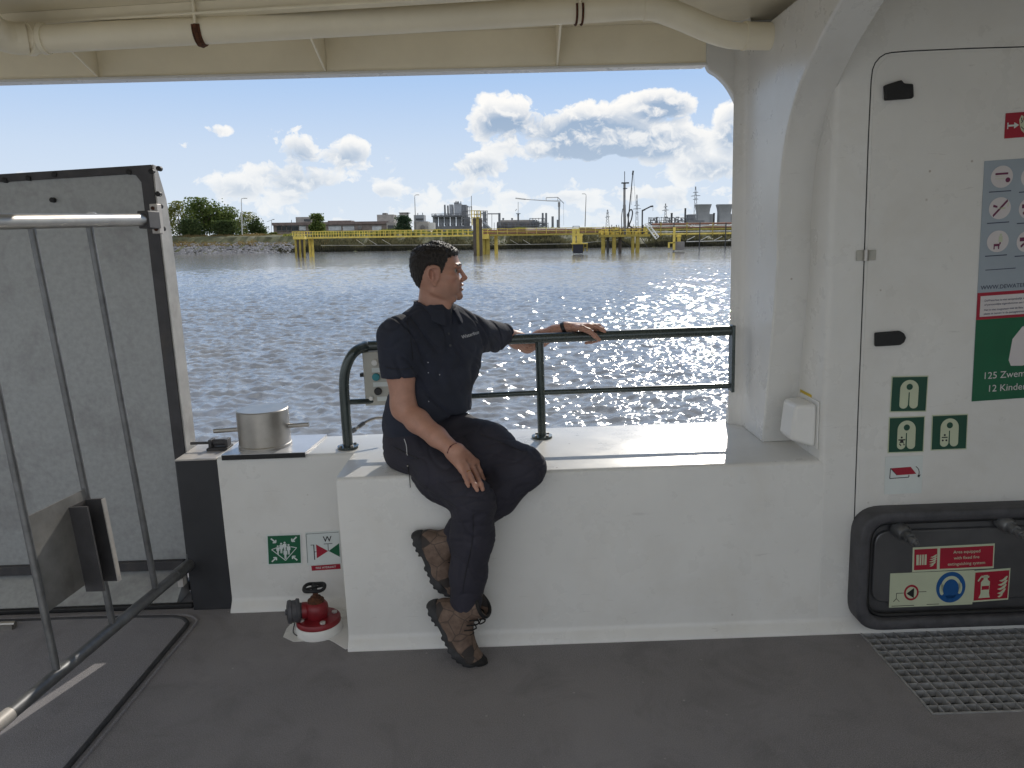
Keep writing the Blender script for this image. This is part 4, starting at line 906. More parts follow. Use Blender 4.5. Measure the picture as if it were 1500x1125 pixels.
tree(361,311,349,46,270,'leaf_yellow','pale green low tree behind the curved street lamp',24,1300,group=G1)
tree(377,317,348,36,258,'leaf_dark','small dark tree at the right end of the clump',25,1500,group=G1)
tree(280,322,351,56,250,'leaf_dark','low dark bushy tree in front of the tallest green tree',26,1600,group=G1)
tree(330,324,350,60,251,'leaf_dark','low dark bushy tree at the foot of the street lamp clump',27,1500,group=G1)
tree(236,292,352,46,262,'leaf_green','green tree whose top peeks over the boarding ramp',31,1000,group=G1) if False else None
tree(0,246,360,60,262,'leaf_green','tree top just peeking over the far left end of the ramp',32,1200,group=G1)
tree(465,313,342,28,262,'leaf_green','round green tree in front of the long low brick building',28,2200,'round_tree',lobes=12)
tree(591,316,342,30,268,'leaf_blue','round blue green tree right of the long low building',29,2200,'round_tree',lobes=12)
for i, (px, pyt, w, lab) in enumerate(((640,336,22,'low yellow green bush below the row of silos'),(400,341,22,'dry low bush at the left corner of the brick building'),(672,338,26,'low scrub bush left of the tall mooring dolphin'),(855,338,30,'olive bush behind the middle of the jetty walkway'))):
    tree(px, pyt, 349, w, 250, 'leaf_yellow', lab, 40+i, 500, 'bush', squat=.8, lobes=6)

# ---- helpers for far, upright boxes given by photograph corners
def fbox(mb, x0, y0, x1, y1, Y, dep=4.0):
    a = W(x0, y0, Y); b = W(x1, y1, Y); mb.box((a.x, Y, b.z), (b.x, Y+dep, a.z)); return mb
def fbar(mb, p, q, Y, r, n=6): mb.tube([W(*p, Y), W(*q, Y)], r, n); return mb
def fthing(name, px, py, Y, label, cat, group=None): return thing(name, W(px, py, Y), label, cat, group, ship=False)
def fobj(name, mb, mat, parent=None, **k): k.setdefault('smooth', 0); return obj(name, mb, mat, parent, ship=False, **k)

# ---- long low office building
YB2 = 285
ob = fthing('office_building', 500, 345, YB2, 'long low brick and concrete building behind the jetty with ribbon windows', 'building')
fobj('wall', fbox(MB(), 400,328,575,352,YB2,14), 'brick', ob)
fobj('end_block', fbox(MB(), 566,326,580,352,YB2-.5,14), 'concrete', ob)
rf = fobj('roof', fbox(MB(), 398,326.3,566,328,YB2-.6,15.4), 'roof_red', ob)
fobj('rooftop_block', fbox(MB(), 433,318,458,326.2,YB2+3,9), 'concrete', rf); fobj('rooftop_band', fbox(MB(), 480,323.3,514,326.2,YB2+3,7), 'roof_red', rf); fobj('rooftop_block', fbox(MB(), 552,314.5,577,326,YB2+4,8), 'concrete', rf)
fobj('rooftop_tank', fbox(MB(), 560,312,566,314.5,YB2+5,4), 'concrete_dark', rf)
for k, (x0, x1, mk) in enumerate(((405,412,'window_dark'),(413,419,'window_dark'),(420,426,'window_dark'),(427,437,'window_dark'),(438,448,'window_pale'),(481,500,'window_pale'),(502,519,'window_pale'),(545,559,'window_pale'))):
    f = fobj('window', fbox(MB(), x0,331,x1,337.5,YB2-.25,.2), mk, ob)
    fobj('frame', fbox(fbox(MB(), x0,330.6,x1,331.1,YB2-.45,.3), x0,337.5,x1,338,YB2-.45,.3), 'pole_grey', f)
fobj('window', fbox(MB(), 445,321,455,324,YB2+2.7,.2), 'window_dark', ob)
p = W(527,333.5,YB2-.6); mb = MB(); mb.lathe([(.75,0),(.75,.25)], p, (0,-1,0), 20); fobj('wall_disc', mb, 'concrete_dark', ob)
fobj('door', fbox(MB(), 568,330,577,344,YB2-.9,.3), 'window_dark', ob)
tk = fthing('water_tank', 595, 345, YB2+20, 'small square concrete tank block rising behind the blue green tree', 'tank')
fobj('drum', fbox(MB(), 585,312,597,345,YB2+20,6), 'concrete', tk); fobj('lid', fbox(MB(), 584,311.2,598,312,YB2+19.7,6.6), 'concrete_dark', tk)
pb = fthing('pump_house', 617, 345, YB2-5, 'pale concrete pump house left of the silos with a dark band', 'building')
fobj('wall', fbox(MB(), 606,324.5,627,345,YB2-5,9), 'concrete', pb); fobj('upper_storey', fbox(MB(), 606,315,621,324.3,YB2-4,7), 'steel_pale', pb); fobj('window', fbox(MB(), 609,320,620,322.3,YB2-4.3,.3), 'window_dark', pb); fobj('roof_rail', fbar(fbar(MB(), (612,315),(612,312),YB2-3,.15),(619,315),(619,311.6),YB2-3,.15), 'pole_grey', pb)
p = W(619,333,YB2-5.3); mb = MB(); mb.lathe([(.8,0),(.8,.2)], p, (0,-1,0), 20); fobj('wall_disc', mb, 'concrete_dark', pb)
fobj('annex', fbox(MB(), 627,326,636,338,YB2-3,6), 'white_paint', pb)

# ---- silo plant
YS = 330
for i in range(5):
    px = 638.5+i*8.6; b = W(px, 340, YS); t = W(px, 317, YS); r = 3.9/F*YS
    o = fthing('silo', px, 340, YS, ('leftmost of the five grey silos in the plant', 'second grey silo from the left in the plant', 'middle one of the five grey silos in the plant', 'second grey silo from the right in the plant', 'rightmost of the five grey silos beside the steel tower')[i], 'silo', 'grey silos in the plant')
    mb = MB(); mb.lathe([(r*.5,b.z+2),(r,b.z+4),(r,t.z),(r*.3,t.z+.8)], (b.x,YS,0), n=20); fobj('drum', mb, 'steel_pale', o, smooth=40)
    for z_ in (b.z+5.5, t.z-1): mb = MB(); mb.lathe([(r*1.03,z_),(r*1.03,z_+.2)], (b.x,YS,0), n=20); fobj('hoop', mb, 'steel_far', o)
    for sx in (-1,1): mb = MB(); mb.box((b.x+sx*r*.8-.15,YS-r*.6,b.z-1),(b.x+sx*r*.8+.15,YS-r*.6+.3,b.z+4.2)); fobj('leg', mb, 'steel_far', o)
sk = fthing('plant_hall', 655, 345, YS-6, 'dark steel plant hall with a pipe deck over the silos', 'building')
fobj('base_wall', fbox(MB(), 634,331.5,690,346,YS-5,3), 'steel_far', sk)
mb = fbox(MB(), 632,315.6,684,317,YS-4,8)
rngp = np.random.default_rng(4)
for k in range(26): x = 632+k*2; fbar(mb, (x,315.6),(x,313.0+rngp.uniform(-.6,.6)), YS-4, .10, 5)
fbar(mb, (632,313.4),(684,312.4), YS-4, .10); fobj('deck', mb, 'steel_far', sk)
fobj('block', fbox(MB(), 658,299.5,663.5,315.5,YS+4,6), 'steel_pale', sk); fobj('block', fbox(MB(), 665,298,676,315.5,YS+3,8), 'steel_pale', sk)
mb = MB(); fbox(mb, 676,300,684,330,YS+5,8); fobj('block', mb, 'steel_far', sk)
mb = MB(); fbox(mb, 665,296.5,672,298,YS+3,4); fbar(mb, (668,298),(668,294.5),YS+3,.25); fbar(mb, (675,299),(675,295),YS+3,.2); fbar(mb,(671,297),(671,295),YS+3,.4); fobj('roof_vent', mb, 'steel_far', sk)
for px, yt, lab in ((651.5,300,'left of the two slim chimneys behind the silos'),(656,301,'right of the two slim chimneys behind the silos')):
    a, b = W(px,yt,YS+8), W(px,330,YS+8); mb = MB(); mb.lathe([(.40,b.z),(.36,a.z),(.28,a.z+.02)], (a.x,YS+8,0), n=12); tag(fobj('chimney', mb, 'steel_far', smooth=40), lab, 'chimney', 'slim chimneys behind the silos')
def lattice(mb, x0, y0, x1, y1, Y, nx, ny, r=.12, dep=5, seed=1, pipes=10):
    rr = np.random.default_rng(seed)
    for z in (0, dep):
        for i in range(nx+1): x = lerp(x0,x1,i/nx); fbar(mb, (x,y1),(x,y0+rr.uniform(0,1.2)), Y+z, r, 5)
        for j in range(ny+1): y = lerp(y0+1,y1,j/ny); fbar(mb, (x0,y),(x1,y), Y+z, r, 5)
    for _ in range(pipes):
        x = rr.uniform(x0,x1); y = rr.uniform(y0,y1)
        if rr.random() < .5: fbar(mb, (x,y),(min(x1,x+rr.uniform(1,5)),y), Y+rr.uniform(0,dep), r*rr.uniform(1.2,3), 6)
        else: fbar(mb, (x,y),(x,min(y1,y+rr.uniform(2,8))), Y+rr.uniform(0,dep), r*rr.uniform(1.2,3.5), 6)
    return mb
o = fthing('process_tower', 685, 345, YS-8, 'open steel process tower full of pipes right of the silos', 'tower'); fobj('frame', lattice(MB(), 677,302,691,344,YS-8,5,7,.13,5,2,16), 'steel_far', o); fobj('vessel', fbox(MB(), 680,318,688,344,YS-6,3), 'steel_far', o)
o = fthing('process_tower', 708, 345, YS-6, 'grey steel process tower right of the tall mooring dolphin', 'tower'); fobj('frame', lattice(MB(), 695,308,714,344,YS-6,6,6,.13,5,3,18), 'steel_far', o); fobj('vessel', fbox(MB(), 707,310,713,344,YS-4,3), 'steel_pale', o)
o = fthing('conveyor', 722, 340, YS-8, 'slanting pale conveyor chute beside the steel tower', 'conveyor'); fobj('chute', fbar(MB(), (708,326),(720,337),YS-9,.55,4), 'steel_pale', o); fobj('bridge', fbar(fbar(MB(), (714,313.2),(732,313.2),YS-8,.22,4),(731.5,312),(731.5,330),YS-8,.55,6), 'steel_far', o); [fobj('leg', fbar(MB(), (x_,y_),(x_,342),YS-8,.10,4), 'steel_far', o) for x_, y_ in ((720.5,313),(724,326))]
o = fthing('factory', 765, 345, YS, 'low grey factory with saw shaped vents and many pipes behind the jetty', 'building')
fobj('hall', fbox(MB(), 728,325,790,347,YS+4,10), 'concrete_dark', o); fobj('upper_hall', fbox(MB(), 733,322.5,783,325,YS+6,7), 'concrete', o)
fobj('pipe_front', lattice(MB(), 728,326,803,347,YS,14,5,.12,3,5,70), 'steel_far', o)
for px in (737,750): fobj('vent', fbox(fbox(MB(), px-1.4,319.4,px+1.6,321.3,YS+7,3), px-.9,321.3,px+1.1,325,YS+7,3), 'steel_far', o)
fobj('end_frame', lattice(MB(), 776,319,798,345,YS+2,5,5,.13,4,6,26), 'steel_far', o)
for px, yt, w, lab in ((795,312,.42,'left of the two dark chimneys right of the grey factory'),(800,312,.42,'right of the two dark chimneys right of the grey factory'),(809.5,317,.5,'thin process column left of the loading crane post'),(817,322,.45,'stubby process column beside the loading crane post')):
    a, b = W(px,yt,YS+5), W(px,346,YS+5); mb = MB(); mb.lathe([(w*1.25,b.z),(w*1.25,b.z+3),(w,b.z+4),(w,a.z),(w*.7,a.z+.03)], (a.x,YS+5,0), n=12); tag(fobj('chimney', mb, 'steel_far', smooth=40), lab, 'chimney')

# ---- masts, lamps and pylons
def lamp(px, pyt, pyb, Y, label, side=1, mat='pole_pale', r=.10, arm=8):
    o = fthing('street_lamp', px, pyb, Y, label, 'lamp'); a = W(px-1.5*side if arm else px, pyt+4, Y); b = W(px, pyb, Y)
    mb = MB(); mb.tube([b, a], [r*1.5, r*.8], 8); fobj('pole', mb, mat, o)
    if arm:
        mb = MB(); mb.tube(smooth_path([a, W(px-1.2*side,pyt+1,Y), W(px+.8*side,pyt,Y), W(px+arm*.6*side,pyt-.2,Y)], 4), r*.7, 6); fobj('arm', mb, mat, o)
        c = W(px+arm*.6*side, pyt-.1, Y); mb = MB(); mb.box((c.x-.5,c.y-.2,c.z-.10),(c.x+.6,c.y+.2,c.z+.06)); fobj('head', mb, 'pole_grey', o)
lamp(355,290.5,347,249,'tall pale street lamp with a curved neck in front of the trees',1,'pole_pale',.14,7)
lamp(609,285.5,338,268,'slim tall street lamp between the low building and the silos',1,'pole_grey',.11,4)
lamp(857,284,332,290,'slim grey lamp mast in the middle of the jetty skyline',-1,'pole_grey',.12,4)
lamp(427,318,345,300,'short dark lamp post above the left windows of the brick building',1,'dark_steel',.12,0)
o = fthing('street_lamp', 397, 346, 300, 'far thin twin headed street lamp left of the brick building', 'lamp'); fobj('pole', fbar(MB(), (398,322),(397,346),300,.08), 'pole_grey', o); fobj('arm', fbar(fbar(MB(), (391,325),(400,321.5),300,.07),(399,321.6),(402,321.3),300,.14), 'pole_grey', o)
for px, yt, yb, Y, lab in ((690.5,287,312,250,'thin tall mast rising over the mooring dolphin'),(759,296,328,325,'mast with a round platform above the grey factory')):
    o = fthing('mast', px, yb, Y, lab, 'mast'); fobj('pole', fbar(MB(), (px,yt),(px,yb),Y,.10), 'pole_grey', o)
    if px > 700: fobj('platform', fbox(fbox(MB(), px-3,312.5,px+3.4,313.3,Y-1,2), px-1.2,313.3,px+1.4,327,Y-.4,.9), 'steel_far', o); fobj('side_light', fbar(MB(), (px-4,309),(px-2,306),Y,.12), 'pole_grey', o)
def pylon(px, pyt, pyb, Y, w, label, arms):
    o = fthing('pylon', px, pyb, Y, label, 'pylon', 'power line pylons behind the jetty'); mb = MB(); r = .10*Y/400
    n = 7
    for k in range(n):
        y0, y1 = lerp(pyb,pyt,k/n), lerp(pyb,pyt,(k+1)/n); w0, w1 = w*(1-.85*k/n), w*(1-.85*(k+1)/n)
        for s in (-1,1): fbar(mb, (px+s*w0,y0),(px+s*w1,y1),Y,r,4)
        fbar(mb, (px-w0,y0),(px+w1,y1),Y,r*.7,4); fbar(mb, (px+w0,y0),(px-w1,y1),Y,r*.7,4)
    fobj('lattice', mb, 'steel_far', o)
    for (py, aw) in arms:
        mb = MB(); fbar(mb, (px-aw,py+.4),(px+aw,py-.4),Y,r,4); fbar(mb, (px-aw,py+.4),(px,py-1.4),Y,r*.6,4); fbar(mb, (px+aw,py-.4),(px,py-1.4),Y,r*.6,4)
        fobj('cross_arm', mb, 'steel_far', o)
pylon(1019,273,326,520,3.2,'tall pylon behind the left cooling tower',((287,7),(282,4),(292,4)))
pylon(933,285,340,480,2.4,'slender pylon right of the twin loading masts',((306,6),(301,4),(312,3)))
pylon(890,307,336,500,3.0,'short pylon in the middle distance left of the loading masts',((318,3.5),(312,2)))
pylon(975,298,330,520,2.4,'small pylon left of the thin dark chimney',((308,5),(303,3)))

# ---- loading crane left of the masts
YC = 200
o = fthing('loading_crane', 820, 336, YC, 'slim grey jib crane with a long boom pointing left over the factory', 'crane')
fobj('mast', fbar(fbar(MB(), (819,334),(819,296),YC,.20,8),(819,303),(819,296),YC,.30,8), 'pole_grey', o)
fobj('boom', fbar(fbar(fbar(MB(), (755,290.3),(770,292.0),YC,.16,4),(770,292),(800,294),YC,.11,4),(800,294),(821,294.6),YC,.14,4), 'pole_pale', o)
fobj('stay', fbar(fbar(fbar(fbar(fbar(MB(), (800,289.6),(817,289),YC,.07,4),(800,289.6),(800,294),YC,.06,4),(817,289),(823,295),YC,.08,4),(823,295),(826,298),YC,.08,4),(817,289),(817,294.5),YC,.06,4), 'pole_grey', o)
mb = MB(); fbar(mb, (825.5,298),(825.8,330),YC,.025,4); fobj('rope', mb, 'pole_grey', o)

# ---- cooling towers, far chimneys and the refinery on the right
YT = 900
for px, w, lab in ((1029,10.2,'left of the two flared grey cooling towers'),(1060,10.2,'right of the two flared grey cooling towers')):
    o = fthing('cooling_tower', px, 326, YT, lab, 'cooling tower', 'flared grey cooling towers')
    b, t = W(px,330,YT), W(px,299.5,YT); wx = w/F*YT; mb = MB()
    prof = [(1.0,t.z),(1.0,t.z-.8),(.86,t.z-5),(.80,t.z-9),(.80,b.z)]
    rows = []
    for k, z in prof[::-1]: rows.append([(b.x-wx*k,YT-wx*k*.8,z),(b.x+wx*k,YT-wx*k*.8,z),(b.x+wx*k,YT+wx*k*.8,z),(b.x-wx*k,YT+wx*k*.8,z),(b.x-wx*k,YT-wx*k*.8,z)])
    mb.strip(rows); fobj('shell', mb, 'tower_far', o)
    mb = MB(); fbox(mb, px+7.5,313.5,px+16,328,YT-2,12); fobj('side_hall', mb, 'tower_far', o)
    mb = MB(); fbox(mb, px-10.3,299.2,px+10.3,300,YT-wx-.2,.4); fobj('rim', mb, 'steel_pale', o)
o = fthing('refinery', 990, 330, 700, 'low jumble of refinery pipes and columns left of the cooling towers', 'refinery'); fobj('pipework', lattice(MB(), 950,318,1019,330,700,22,3,.22,20,11,90), 'steel_far', o)
fobj('shed', fbox(fbox(MB(), 1008,323,1032,326.5,690,8), 1009,314,1019,326,705,10), 'steel_far', o)
for px, yt, w, lab in ((984,312,1.0,'short dark chimney left of the thin taller one'),(1004,305,.9,'thin taller dark chimney left of the cooling towers'),(1046,312,.9,'dark chimney standing between the two cooling towers'),(1076,311,1.1,'dark chimney right of the right cooling tower'),(1016,314,.6,'slim column beside the left cooling tower'),(962,318,.9,'stubby column above the white stair')):
    a, b = W(px,yt,710), W(px,330,710); mb = MB(); mb.lathe([(w,b.z),(w*.9,a.z),(w*.6,a.z+.05)], (a.x,710,0), n=12); mb.lathe([(w*1.1,a.z-.7),(w*1.1,a.z-.3)], (a.x,710,0), n=12); tag(fobj('chimney', mb, 'dark_steel', smooth=40), lab, 'chimney')

# ---- jetty
YJ = 152.0
def deck_y(px): return 347.5-(px-440)*.0118
jt = fthing('jetty', 560, 347, YJ, 'long yellow railed jetty walkway on steel piles along the far bank', 'jetty')
def walk(x0, x1, Y, dy=0):
    mb = MB(); a, b = W(x0,deck_y(x0)+dy,Y), W(x1,deck_y(x1)+dy,Y); mb.box((a.x,Y,a.z-.30),(b.x,Y+2.2,a.z)); return mb, a, b
mb, a, b = walk(430,692,YJ); ZD = a.z
fobj('walkway', mb, 'yellow_far', jt)
mb = MB(); c0 = W(700,340,YJ).x; c1 = W(946,340,YJ).x; mb.box((c0,YJ,ZD-.32),(c1,YJ+2.6,ZD)); fobj('walkway', mb, 'olive_paint', jt)
def railing(x0, x1, Y, z, h, step, mat, parent, name='railing', r=.045):
    mb = MB(); x = x0
    while x <= x1+.01: mb.box((x-r,Y-r,z),(x+r,Y+r,z+h)); x += step
    for q in (.52, 1.0): mb.box((x0,Y-r*.9,z+h*q-r),(x1,Y+r*.9,z+h*q+r))
    return fobj(name, mb, mat, parent)
xa, xb_, xc, xd = W(431,345,YJ).x, W(692,345,YJ).x, c0, c1
railing(xa, xb_, YJ, ZD, 1.05, 1.02, 'yellow_far', jt); railing(xa, xb_, YJ+2.1, ZD, 1.05, 1.02, 'yellow_far', jt)
railing(xc, xd, YJ, ZD, 1.05, 1.9, 'yellow_far', jt); railing(xc, xd, YJ+2.5, ZD, 1.05, 1.9, 'olive_paint', jt)
mb = MB()
for k, (dz, r) in enumerate(((.22,.12),(.5,.09),(.78,.11))): mb.tube([(xc+.5,YJ+2.0,ZD+dz),(xd,YJ+2.0,ZD+dz)], r, 8)
fobj('pipe', mb, 'rust_pipe', jt)
def pile(px, Y, w, mat, ztop=None, parent=jt, base=376, name='pile'):
    x = W(px, base, Y).x; mb = MB(); mb.lathe([(w,ZW-1),(w,ztop or ZD-.3)], (x,Y+1,0), n=12); return fobj(name, mb, mat, parent, smooth=40)
for px in (453,457): pile(px, YJ+.5, .24, 'yellow_far')
pile(727,YJ+1,.34,'yellow_far')
mb = MB()                                      # struts and pale cables under the walkway
for x0, x1 in ((522,533),(540,552),(560,573),(712,724),(729,742),(747,760),(766,778)): fbar(mb, (x0,351),(x1,358.5),YJ+3,.05,5)
fbar(mb, (470,359.5),(690,358.5),YJ+3,.04,5); fbar(mb, (700,359),(840,357),YJ+3,.04,5); fbar(mb, (840,357),(905,351),YJ+3,.05,5); fobj('bracing', mb, 'pole_pale', jt)
for k, (px, py0, py1, Y) in enumerate(((440,345,374,YJ-2),)):
    o = fthing('dolphin', px, 374, YJ-3, 'cluster of timber mooring piles with a yellow cap at the left end of the jetty', 'dolphin')
    for j, dx in enumerate((-9,-5.5,-2,1.5,5)):
        a, b = W(px+dx*.9,375,YJ-3), W(px+dx*.9+1,350,YJ-3); mb = MB(); mb.tube([Vector((b.x-.1,YJ-3+.5*(j%2),ZW-1)), b], .21, 8); fobj('pile', mb, 'timber' if j % 2 else 'olive_paint', o)
    fobj('cap', fbox(MB(), 429,346.5,446,350.5,YJ-3.4,1.6), 'yellow_far', o)
    mb = MB(); z = W(430,346,YJ-3).z; x0, x1 = W(429,346,YJ-3).x, W(446,346,YJ-3).x
    for q in range(5): x = lerp(x0,x1,q/4); mb.box((x-.05,YJ-3.3,z),(x+.05,YJ-3.2,z+.9))
    mb.box((x0,YJ-3.3,z+.8),(x1,YJ-3.2,z+.9)); fobj('railing', mb, 'yellow_far', o)
YD = 140
o = fthing('dolphin', 699, 374, YD, 'tall dark timber and yellow steel mooring dolphin with a railed top', 'dolphin')
for x0, x1, mk in ((692.5,697,'timber'),(697.2,701.3,'olive_paint'),(701.5,705.8,'timber')):
    a, b = W(x0,319.5,YD), W(x1,319.5,YD); mb = MB(); mb.box((a.x,YD,ZW-1),(b.x,YD+.7,a.z)); fobj('pile', mb, mk, o)
mb = MB(); z = W(697,319,YD).z; x0, x1 = W(690.5,319,YD).x, W(703.5,319,YD).x; mb.box((x0,YD-.2,z),(x1,YD+1,z+.12))
for q in range(4): x = lerp(x0,x1,q/3); mb.box((x-.05,YD-.2,z),(x+.05,YD-.1,z+1.25)); mb.box((x-.05,YD+.9,z),(x+.05,YD+1,z+1.25))
for h in (.6,1.2): mb.box((x0,YD-.2,z+h),(x1,YD-.1,z+h+.08)); mb.box((x0,YD+.9,z+h),(x1,YD+1,z+h+.08))
fobj('railing', mb, 'yellow_far', o); fobj('ladder', fbar(fbar(MB(), (691,320),(691,330),YD-.3,.05,4),(692,320),(692,330),YD-.3,.05,4), 'yellow_far', o)
for px in (708.5,714.5): pile(px, YJ-1, .42, 'olive_paint')
fobj('landing', fbox(fbox(MB(), 706,337,708,350,YJ-1.4,.3), 706,343,716,350,YJ-1.2,1.5), 'yellow_far', jt)
# mooring block in the middle
o = fthing('mooring_block', 848, 370, YD, 'yellow framed mooring block with a dark fender in the middle of the jetty', 'dolphin')
fobj('frame', fbox(fbox(fbox(fbox(fbox(MB(), 838.5,335,843,356,YD,.4), 845,335,849,356,YD,.4), 838,343,854,345,YD-.1,.5), 838,335,849.5,337,YD-.1,.5), 849,345,853,356,YD,.4), 'yellow_far', o)
fobj('fender', fbox(MB(), 840,357,854,371,YD-.4,1.4), 'fender', o)
fobj('cap', fbox(MB(), 837.5,356,861,357.4,YD-.5,1.8), 'yellow_far', o)
for x in (839,855,860): fobj('leg', fbox(MB(), x-.8,357.4,x+.8,368,YD+.6,.25), 'olive_paint', o)
fobj('brace', fbox(MB(), 854,362,861,363,YD+.4,.15), 'olive_paint', o)
mb = MB(); fbox(mb, 839,331,849,331.7,YD,.4); fbox(mb, 839,331,839.8,335,YD,.3); fbox(mb, 848.3,331,849,335,YD,.3); fobj('gantry', mb, 'pole_grey', o)
# loading platform
YP = 150
o = fthing('loading_platform', 917, 345, YP, 'cluttered yellow loading platform on steel piles under the twin masts', 'platform')
zp = W(915,343.5,YP).z; x0, x1 = W(880,344,YP).x, W(951,344,YP).x
mb = MB(); mb.box((x0,YP-1,zp-.45),(x1,YP+4,zp)); fobj('deck', mb, 'olive_paint', o)
for px, w, mk in ((884,.42,'olive_paint'),(900,.42,'olive_paint'),(910.5,.36,'timber'),(927.5,.36,'olive_paint'),(934.5,.42,'olive_paint'),(892.5,.26,'dark_steel')):
    x = W(px,368,YP-1).x; mb = MB(); mb.lathe([(w*.9,ZW-1),(w*.9,zp-.45)], (x,YP-.4+(1.6 if mk!='olive_paint' else 0),0), n=12); fobj('pile', mb, mk, o, smooth=40)
rngp = np.random.default_rng(8)
for k in range(34):
    mb = MB()
    px = rngp.uniform(882,950); h = rngp.uniform(.3,1.3); x = W(px,344,YP).x; yy = YP+rngp.uniform(-.6,3.5); w = rngp.uniform(.06,.45); mb.box((x-w,yy,zp),(x+w,yy+w*2,zp+h)); fobj('machine_box', mb, 'yellow_far', o)
rngp = np.random.default_rng(18)
for k in range(30):
    mb = MB(); px = rngp.uniform(884,950); x = W(px,344,YP).x; yy = YP+rngp.uniform(-.6,3.5); mb.tube([(x,yy,zp),(x+rngp.normal(0,.15),yy,zp+rngp.uniform(.8,2.0))], rngp.uniform(.04,.10), 6); fobj('valve_stem', mb, 'dark_steel', o)
for k in range(8): mb = MB(); px = rngp.uniform(884,940); a = W(px,344,YP); mb.tube([(a.x,YP-.8,zp+rngp.uniform(.2,1.2)),(a.x+rngp.uniform(1,3),YP-.8,zp+rngp.uniform(.2,1.2))], .07, 6); fobj('pipe', mb, 'dark_steel', o)
railing(x0, x1, YP-1, zp, 1.0, 1.2, 'yellow_far', o, r=.05)
mb = MB()
for a_, b_ in (((888,348),(900,366)),((905,348),(926,364)),((939,348),(948,362))): fbar(mb, a_, b_, YP+1, .08, 5)
fobj('bracing', mb, 'dark_steel', o)
o = fthing('loading_mast', 916, 343, YP, 'tall thick loading mast with a cross head and hoses at the jetty platform', 'mast')
fobj('mast', fbar(fbar(MB(), (915.5,343),(914.6,300),YP,.27,10),(914.6,300),(914.8,268),YP,.22,10), 'pole_grey', o)
fobj('top_pole', fbar(MB(), (915,268),(915,251),YP,.07,6), 'dark_steel', o)
fobj('cross_head', fbox(fbox(MB(), 911,267,921.5,268.6,YP-.4,.8), 913,275.5,919,276.5,YP-.3,.5), 'dark_steel', o)
mb = MB(); mb.tube(smooth_path([W(911,340,YP),W(910.5,320,YP),W(912,307,YP),W(914,306,YP)],5), .08, 6); mb.tube(smooth_path([W(917,336,YP),W(921,330,YP),W(920,315,YP),W(924,307,YP),W(926.5,311,YP),W(925,321,YP),W(922,330,YP),W(926,334,YP)],5), .13, 6); fobj('hose', mb, 'dark_steel', o)
fobj('coupling', fbox(MB(), 919,313,922,317,YP-.2,.5), 'dark_steel', o)
o = fthing('loading_mast', 921, 340, YP+2, 'thin leaning loading mast right of the thick one', 'mast')
fobj('mast', fbar(fbar(MB(), (919,335),(924,285),YP+2,.11,6),(924,285),(927,253),YP+2,.10,6), 'dark_steel', o); fobj('tip', fbar(MB(), (926.7,256),(927.6,250),YP+2,.17,6), 'dark_steel', o)
fobj('wire', fbar(fbar(MB(), (928,255),(931,300),YP+2,.025,4),(926,275),(925,300),YP+2,.025,4), 'dark_steel', o)
o = fthing('davit', 941, 343, YP, 'small dark davit crane with a hooked arm right of the loading masts', 'crane')
fobj('post', fbar(MB(), (940.5,343),(941,308),YP,.14,8), 'dark_steel', o); fobj('arm', fbar(fbar(fbar(MB(), (940.5,308.5),(945,307),YP,.17,6),(944,307),(953,302.5),YP,.14,6),(953,302.5),(956.8,302),YP,.18,6), 'dark_steel', o); fobj('hook', fbar(MB(), (956.5,302),(956.5,309),YP,.03,4), 'dark_steel', o)
# white stair
o = fthing('white_stair', 953, 345, YP-1, 'white sloping stair leading down from the loading platform', 'stair')
for p0, p1 in (((944.5,328),(961,350)),((949,327),(965,347))): fobj('stringer', fbar(MB(), p0, p1, YP-1.5, .13, 4), 'white_far', o)
for k in range(9): t = k/8; mb = MB(); fbar(mb, (lerp(944.5,961,t),lerp(328,350,t)),(lerp(949,965,t),lerp(327,347,t)),YP-1.5,.05,4); fobj('tread', mb, 'white_far', o)
# pipe rack to the right
YR2 = 168
o = fthing('pipe_rack', 1020, 340, YR2, 'pipe rack carrying red, pale and olive pipes to the right of the stair', 'pipe rack')
for py, r, mk in ((327.6,.20,'rust_pipe'),(330.5,.13,'pole_pale'),(333,.16,'rust_pipe'),(336.0,.11,'olive_paint'),(339,.10,'pole_pale'),(342.5,.17,'yellow_far')):
    a, b = W(955,py+.9,YR2), W(1190,py-.0118*190+.9,YR2); mb = MB(); mb.tube([a, Vector((b.x,b.y,a.z))], r, 8); fobj('pipe', mb, mk, o, smooth=40)
for px in (968,987,1006,1025,1044,1063,1084,1110):
    mb = MB(); x = W(px,340,YR2-.6).x; mb.box((x-.09,YR2-.7,ZW-1 if px in (987,1025,1063) else ZD-.8),(x+.09,YR2-.5,W(px,326,YR2).z)); fobj('post', mb, 'dark_steel' if px%2 else 'olive_paint', o)
mb = MB()
for k in range(4): x = 1006+k*20; fbar(mb, (x,352),(x+12,346),YR2-.3,.07,5)
fbar(mb, (1005,354),(1100,351.6),YR2-.3,.09,5); fobj('bracing', mb, 'pole_pale', o)
for px in (700,): pass
mb = MB(); a, b = W(770,336.5,240), W(826,335.5,240); mb.tube([a, Vector((b.x,b.y,a.z))], .55, 10); tag(fobj('pipeline', mb, 'white_far', smooth=40), 'thick white pipeline lying on the bank behind the jetty', 'pipe')
o = fthing('mooring_block', 1000, 365, YD+10, 'yellow bollard post on a grey concrete block right of the stair', 'dolphin')
fobj('block', fbox(MB(), 991,354,1002.5,366.5,YD+10,2), 'concrete_dark', o); fobj('bollard', fbox(fbox(MB(), 993,345,997,354,YD+10.5,.6), 992,343.5,998,347,YD+10.3,1), 'yellow_far', o)
fobj('frame', fbox(fbox(fbox(MB(), 986.5,333,989,366,YD+9.6,.3), 979,356,981,363,YD+9.6,.3), 979,355,989,356.3,YD+9.6,.3), 'yellow_far', o)
